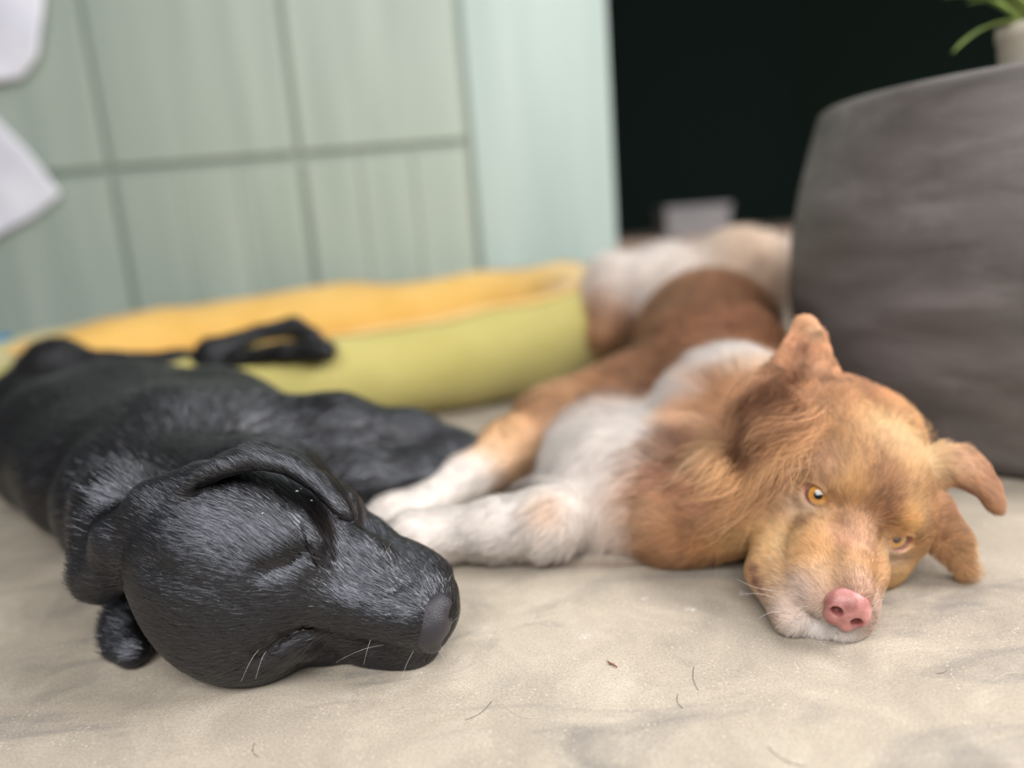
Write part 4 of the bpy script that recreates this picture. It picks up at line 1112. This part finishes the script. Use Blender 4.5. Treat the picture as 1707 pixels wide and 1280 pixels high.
    # wavy fringe that hangs from the base of the raised ear
    fr = lambda c, n: np.exp(-((c - pd(1275, 700, .583)) ** 2).sum(1) / (2 * .016 ** 2)) * (np.linalg.norm(c - G.T, axis=1) < 0.155)
    frflow = lambda P: np.tile(unit(ray(1150, 770) - ray(1290, 700) + A(0, -.02, 0)), (len(P), 1))
    grow('ear_fringe', V, Q, N, 9000, fr, lambda P: np.full(len(P), .062), frflow, lambda P: np.full(len(P), .55), lambda P: bcol(P) * 1.35, hbr, dog2, 9, 0.00012, 0.3, 0.75, 0.009, seed=16, cvar=0.2, wave=0.2, gravity=0.25, clvar=0.2)
    dbod = lambda c, n: np.where(np.linalg.norm(c - G.T, axis=1) >= 0.15, 1.0 / (0.25 + np.linalg.norm(c - CAM, axis=1) ** 2), 0.0)
    grow('body_coat', V, Q, N, 80000, dbod, blen, br_flow, bl_lift, bcol, hbr, dog2, 7, 0.0002, 0.26, 0.65, 0.016, seed=14, clvar=0.18, cvar=0.2, wave=0.07, gravity=0.25)

whisk_at(V, N, [(1296, 985, 1228, 965, -.2), (1300, 1000, 1240, 990, .2), (1310, 1020, 1262, 1032, .2), (1320, 1035, 1290, 1050, .2), (1330, 1045, 1305, 1072, .2), (1345, 1058, 1338, 1085, .1),
                (1365, 1065, 1362, 1090, .1), (1385, 1070, 1388, 1092, .1), (1400, 1072, 1412, 1093, .1), (1300, 950, 1275, 925, .2), (1310, 940, 1290, 905, .2), (1345, 1000, 1315, 992, .2), (1350, 1012, 1322, 1020, .2)], dog2, 0.00016)
# dry twig and loose hairs on the concrete
twm = simple_mat('dry_bark', srgb(110, 66, 48), srgb(140, 92, 68), 300, 0.8)
def tiny(name, pts, rads, mat, label, cat, group=None):
    q = [pz(x, y, z) for x, y, z in pts]
    cu = bpy.data.curves.new(name, 'CURVE'); cu.dimensions = '3D'; cu.bevel_depth = 1.0; cu.bevel_resolution = 2; cu.use_fill_caps = True
    s_ = cu.splines.new('POLY'); s_.points.add(len(q) - 1)
    for i, p_ in enumerate(q): s_.points[i].co = (*p_, 1); s_.points[i].radius = rads[i]
    cu.materials.append(mat); o = bpy.data.objects.new(name, cu); COL.objects.link(o)
    return tag(curve_to_mesh(o, None), label, cat, group)
tiny('twig', [(1012, 1101, .0008), (1018, 1106, .0010), (1022, 1107, .0010), (1029, 1112, .0008)], [0.0002, 0.0007, 0.0006, 0.0003], twm, 'tiny reddish brown twig lying on the concrete between the two dogs', 'twig')
lhm = simple_mat('loose_hair', srgb(60, 46, 40), srgb(70, 54, 46), 50, 0.5)
llm = simple_mat('loose_pale_hair', srgb(214, 200, 180), srgb(220, 206, 188), 50, 0.5)
def arc(x0, y0, x1, y1, bow, n=12):
    return [(x0 + (x1 - x0) * t - (y1 - y0) * bow * math.sin(math.pi * t), y0 + (y1 - y0) * t + (x1 - x0) * bow * math.sin(math.pi * t), 0.0004) for t in [i / (n - 1) for i in range(n)]]
for x0, y0, x1, y1, bw, mt, lb in [
    (1157, 1110, 1164, 1150, .12, lhm, 'short dark loose hair upright in the photo, right of the twig'),
    (1280, 1245, 1345, 1278, .1, lhm, 'dark loose hair on the concrete at the bottom edge, below the brown dog'),
    (838, 1172, 905, 1195, .15, llm, 'long pale loose hair on the concrete right of the black dog'),
    (1655, 1135, 1706, 1122, -.12, llm, 'pale loose hair on the concrete at the right edge of the photo'),
    (775, 1200, 820, 1168, .1, lhm, 'faint dark loose hair on the concrete below the black muzzle'),
    (1560, 1122, 1578, 1118, .1, lhm, 'very short dark loose hair on the concrete right of the brown muzzle'),
    (425, 1238, 432, 1262, .3, lhm, 'small curved dark loose hair below the black head'),
    (1130, 1156, 1138, 1180, .2, lhm, 'tiny dark loose hair below the twig')]:
    tiny('loose_hair', arc(x0, y0, x1, y1, bw), [0.00013] * 12, mt, lb, 'hair', 'loose hairs on the floor')
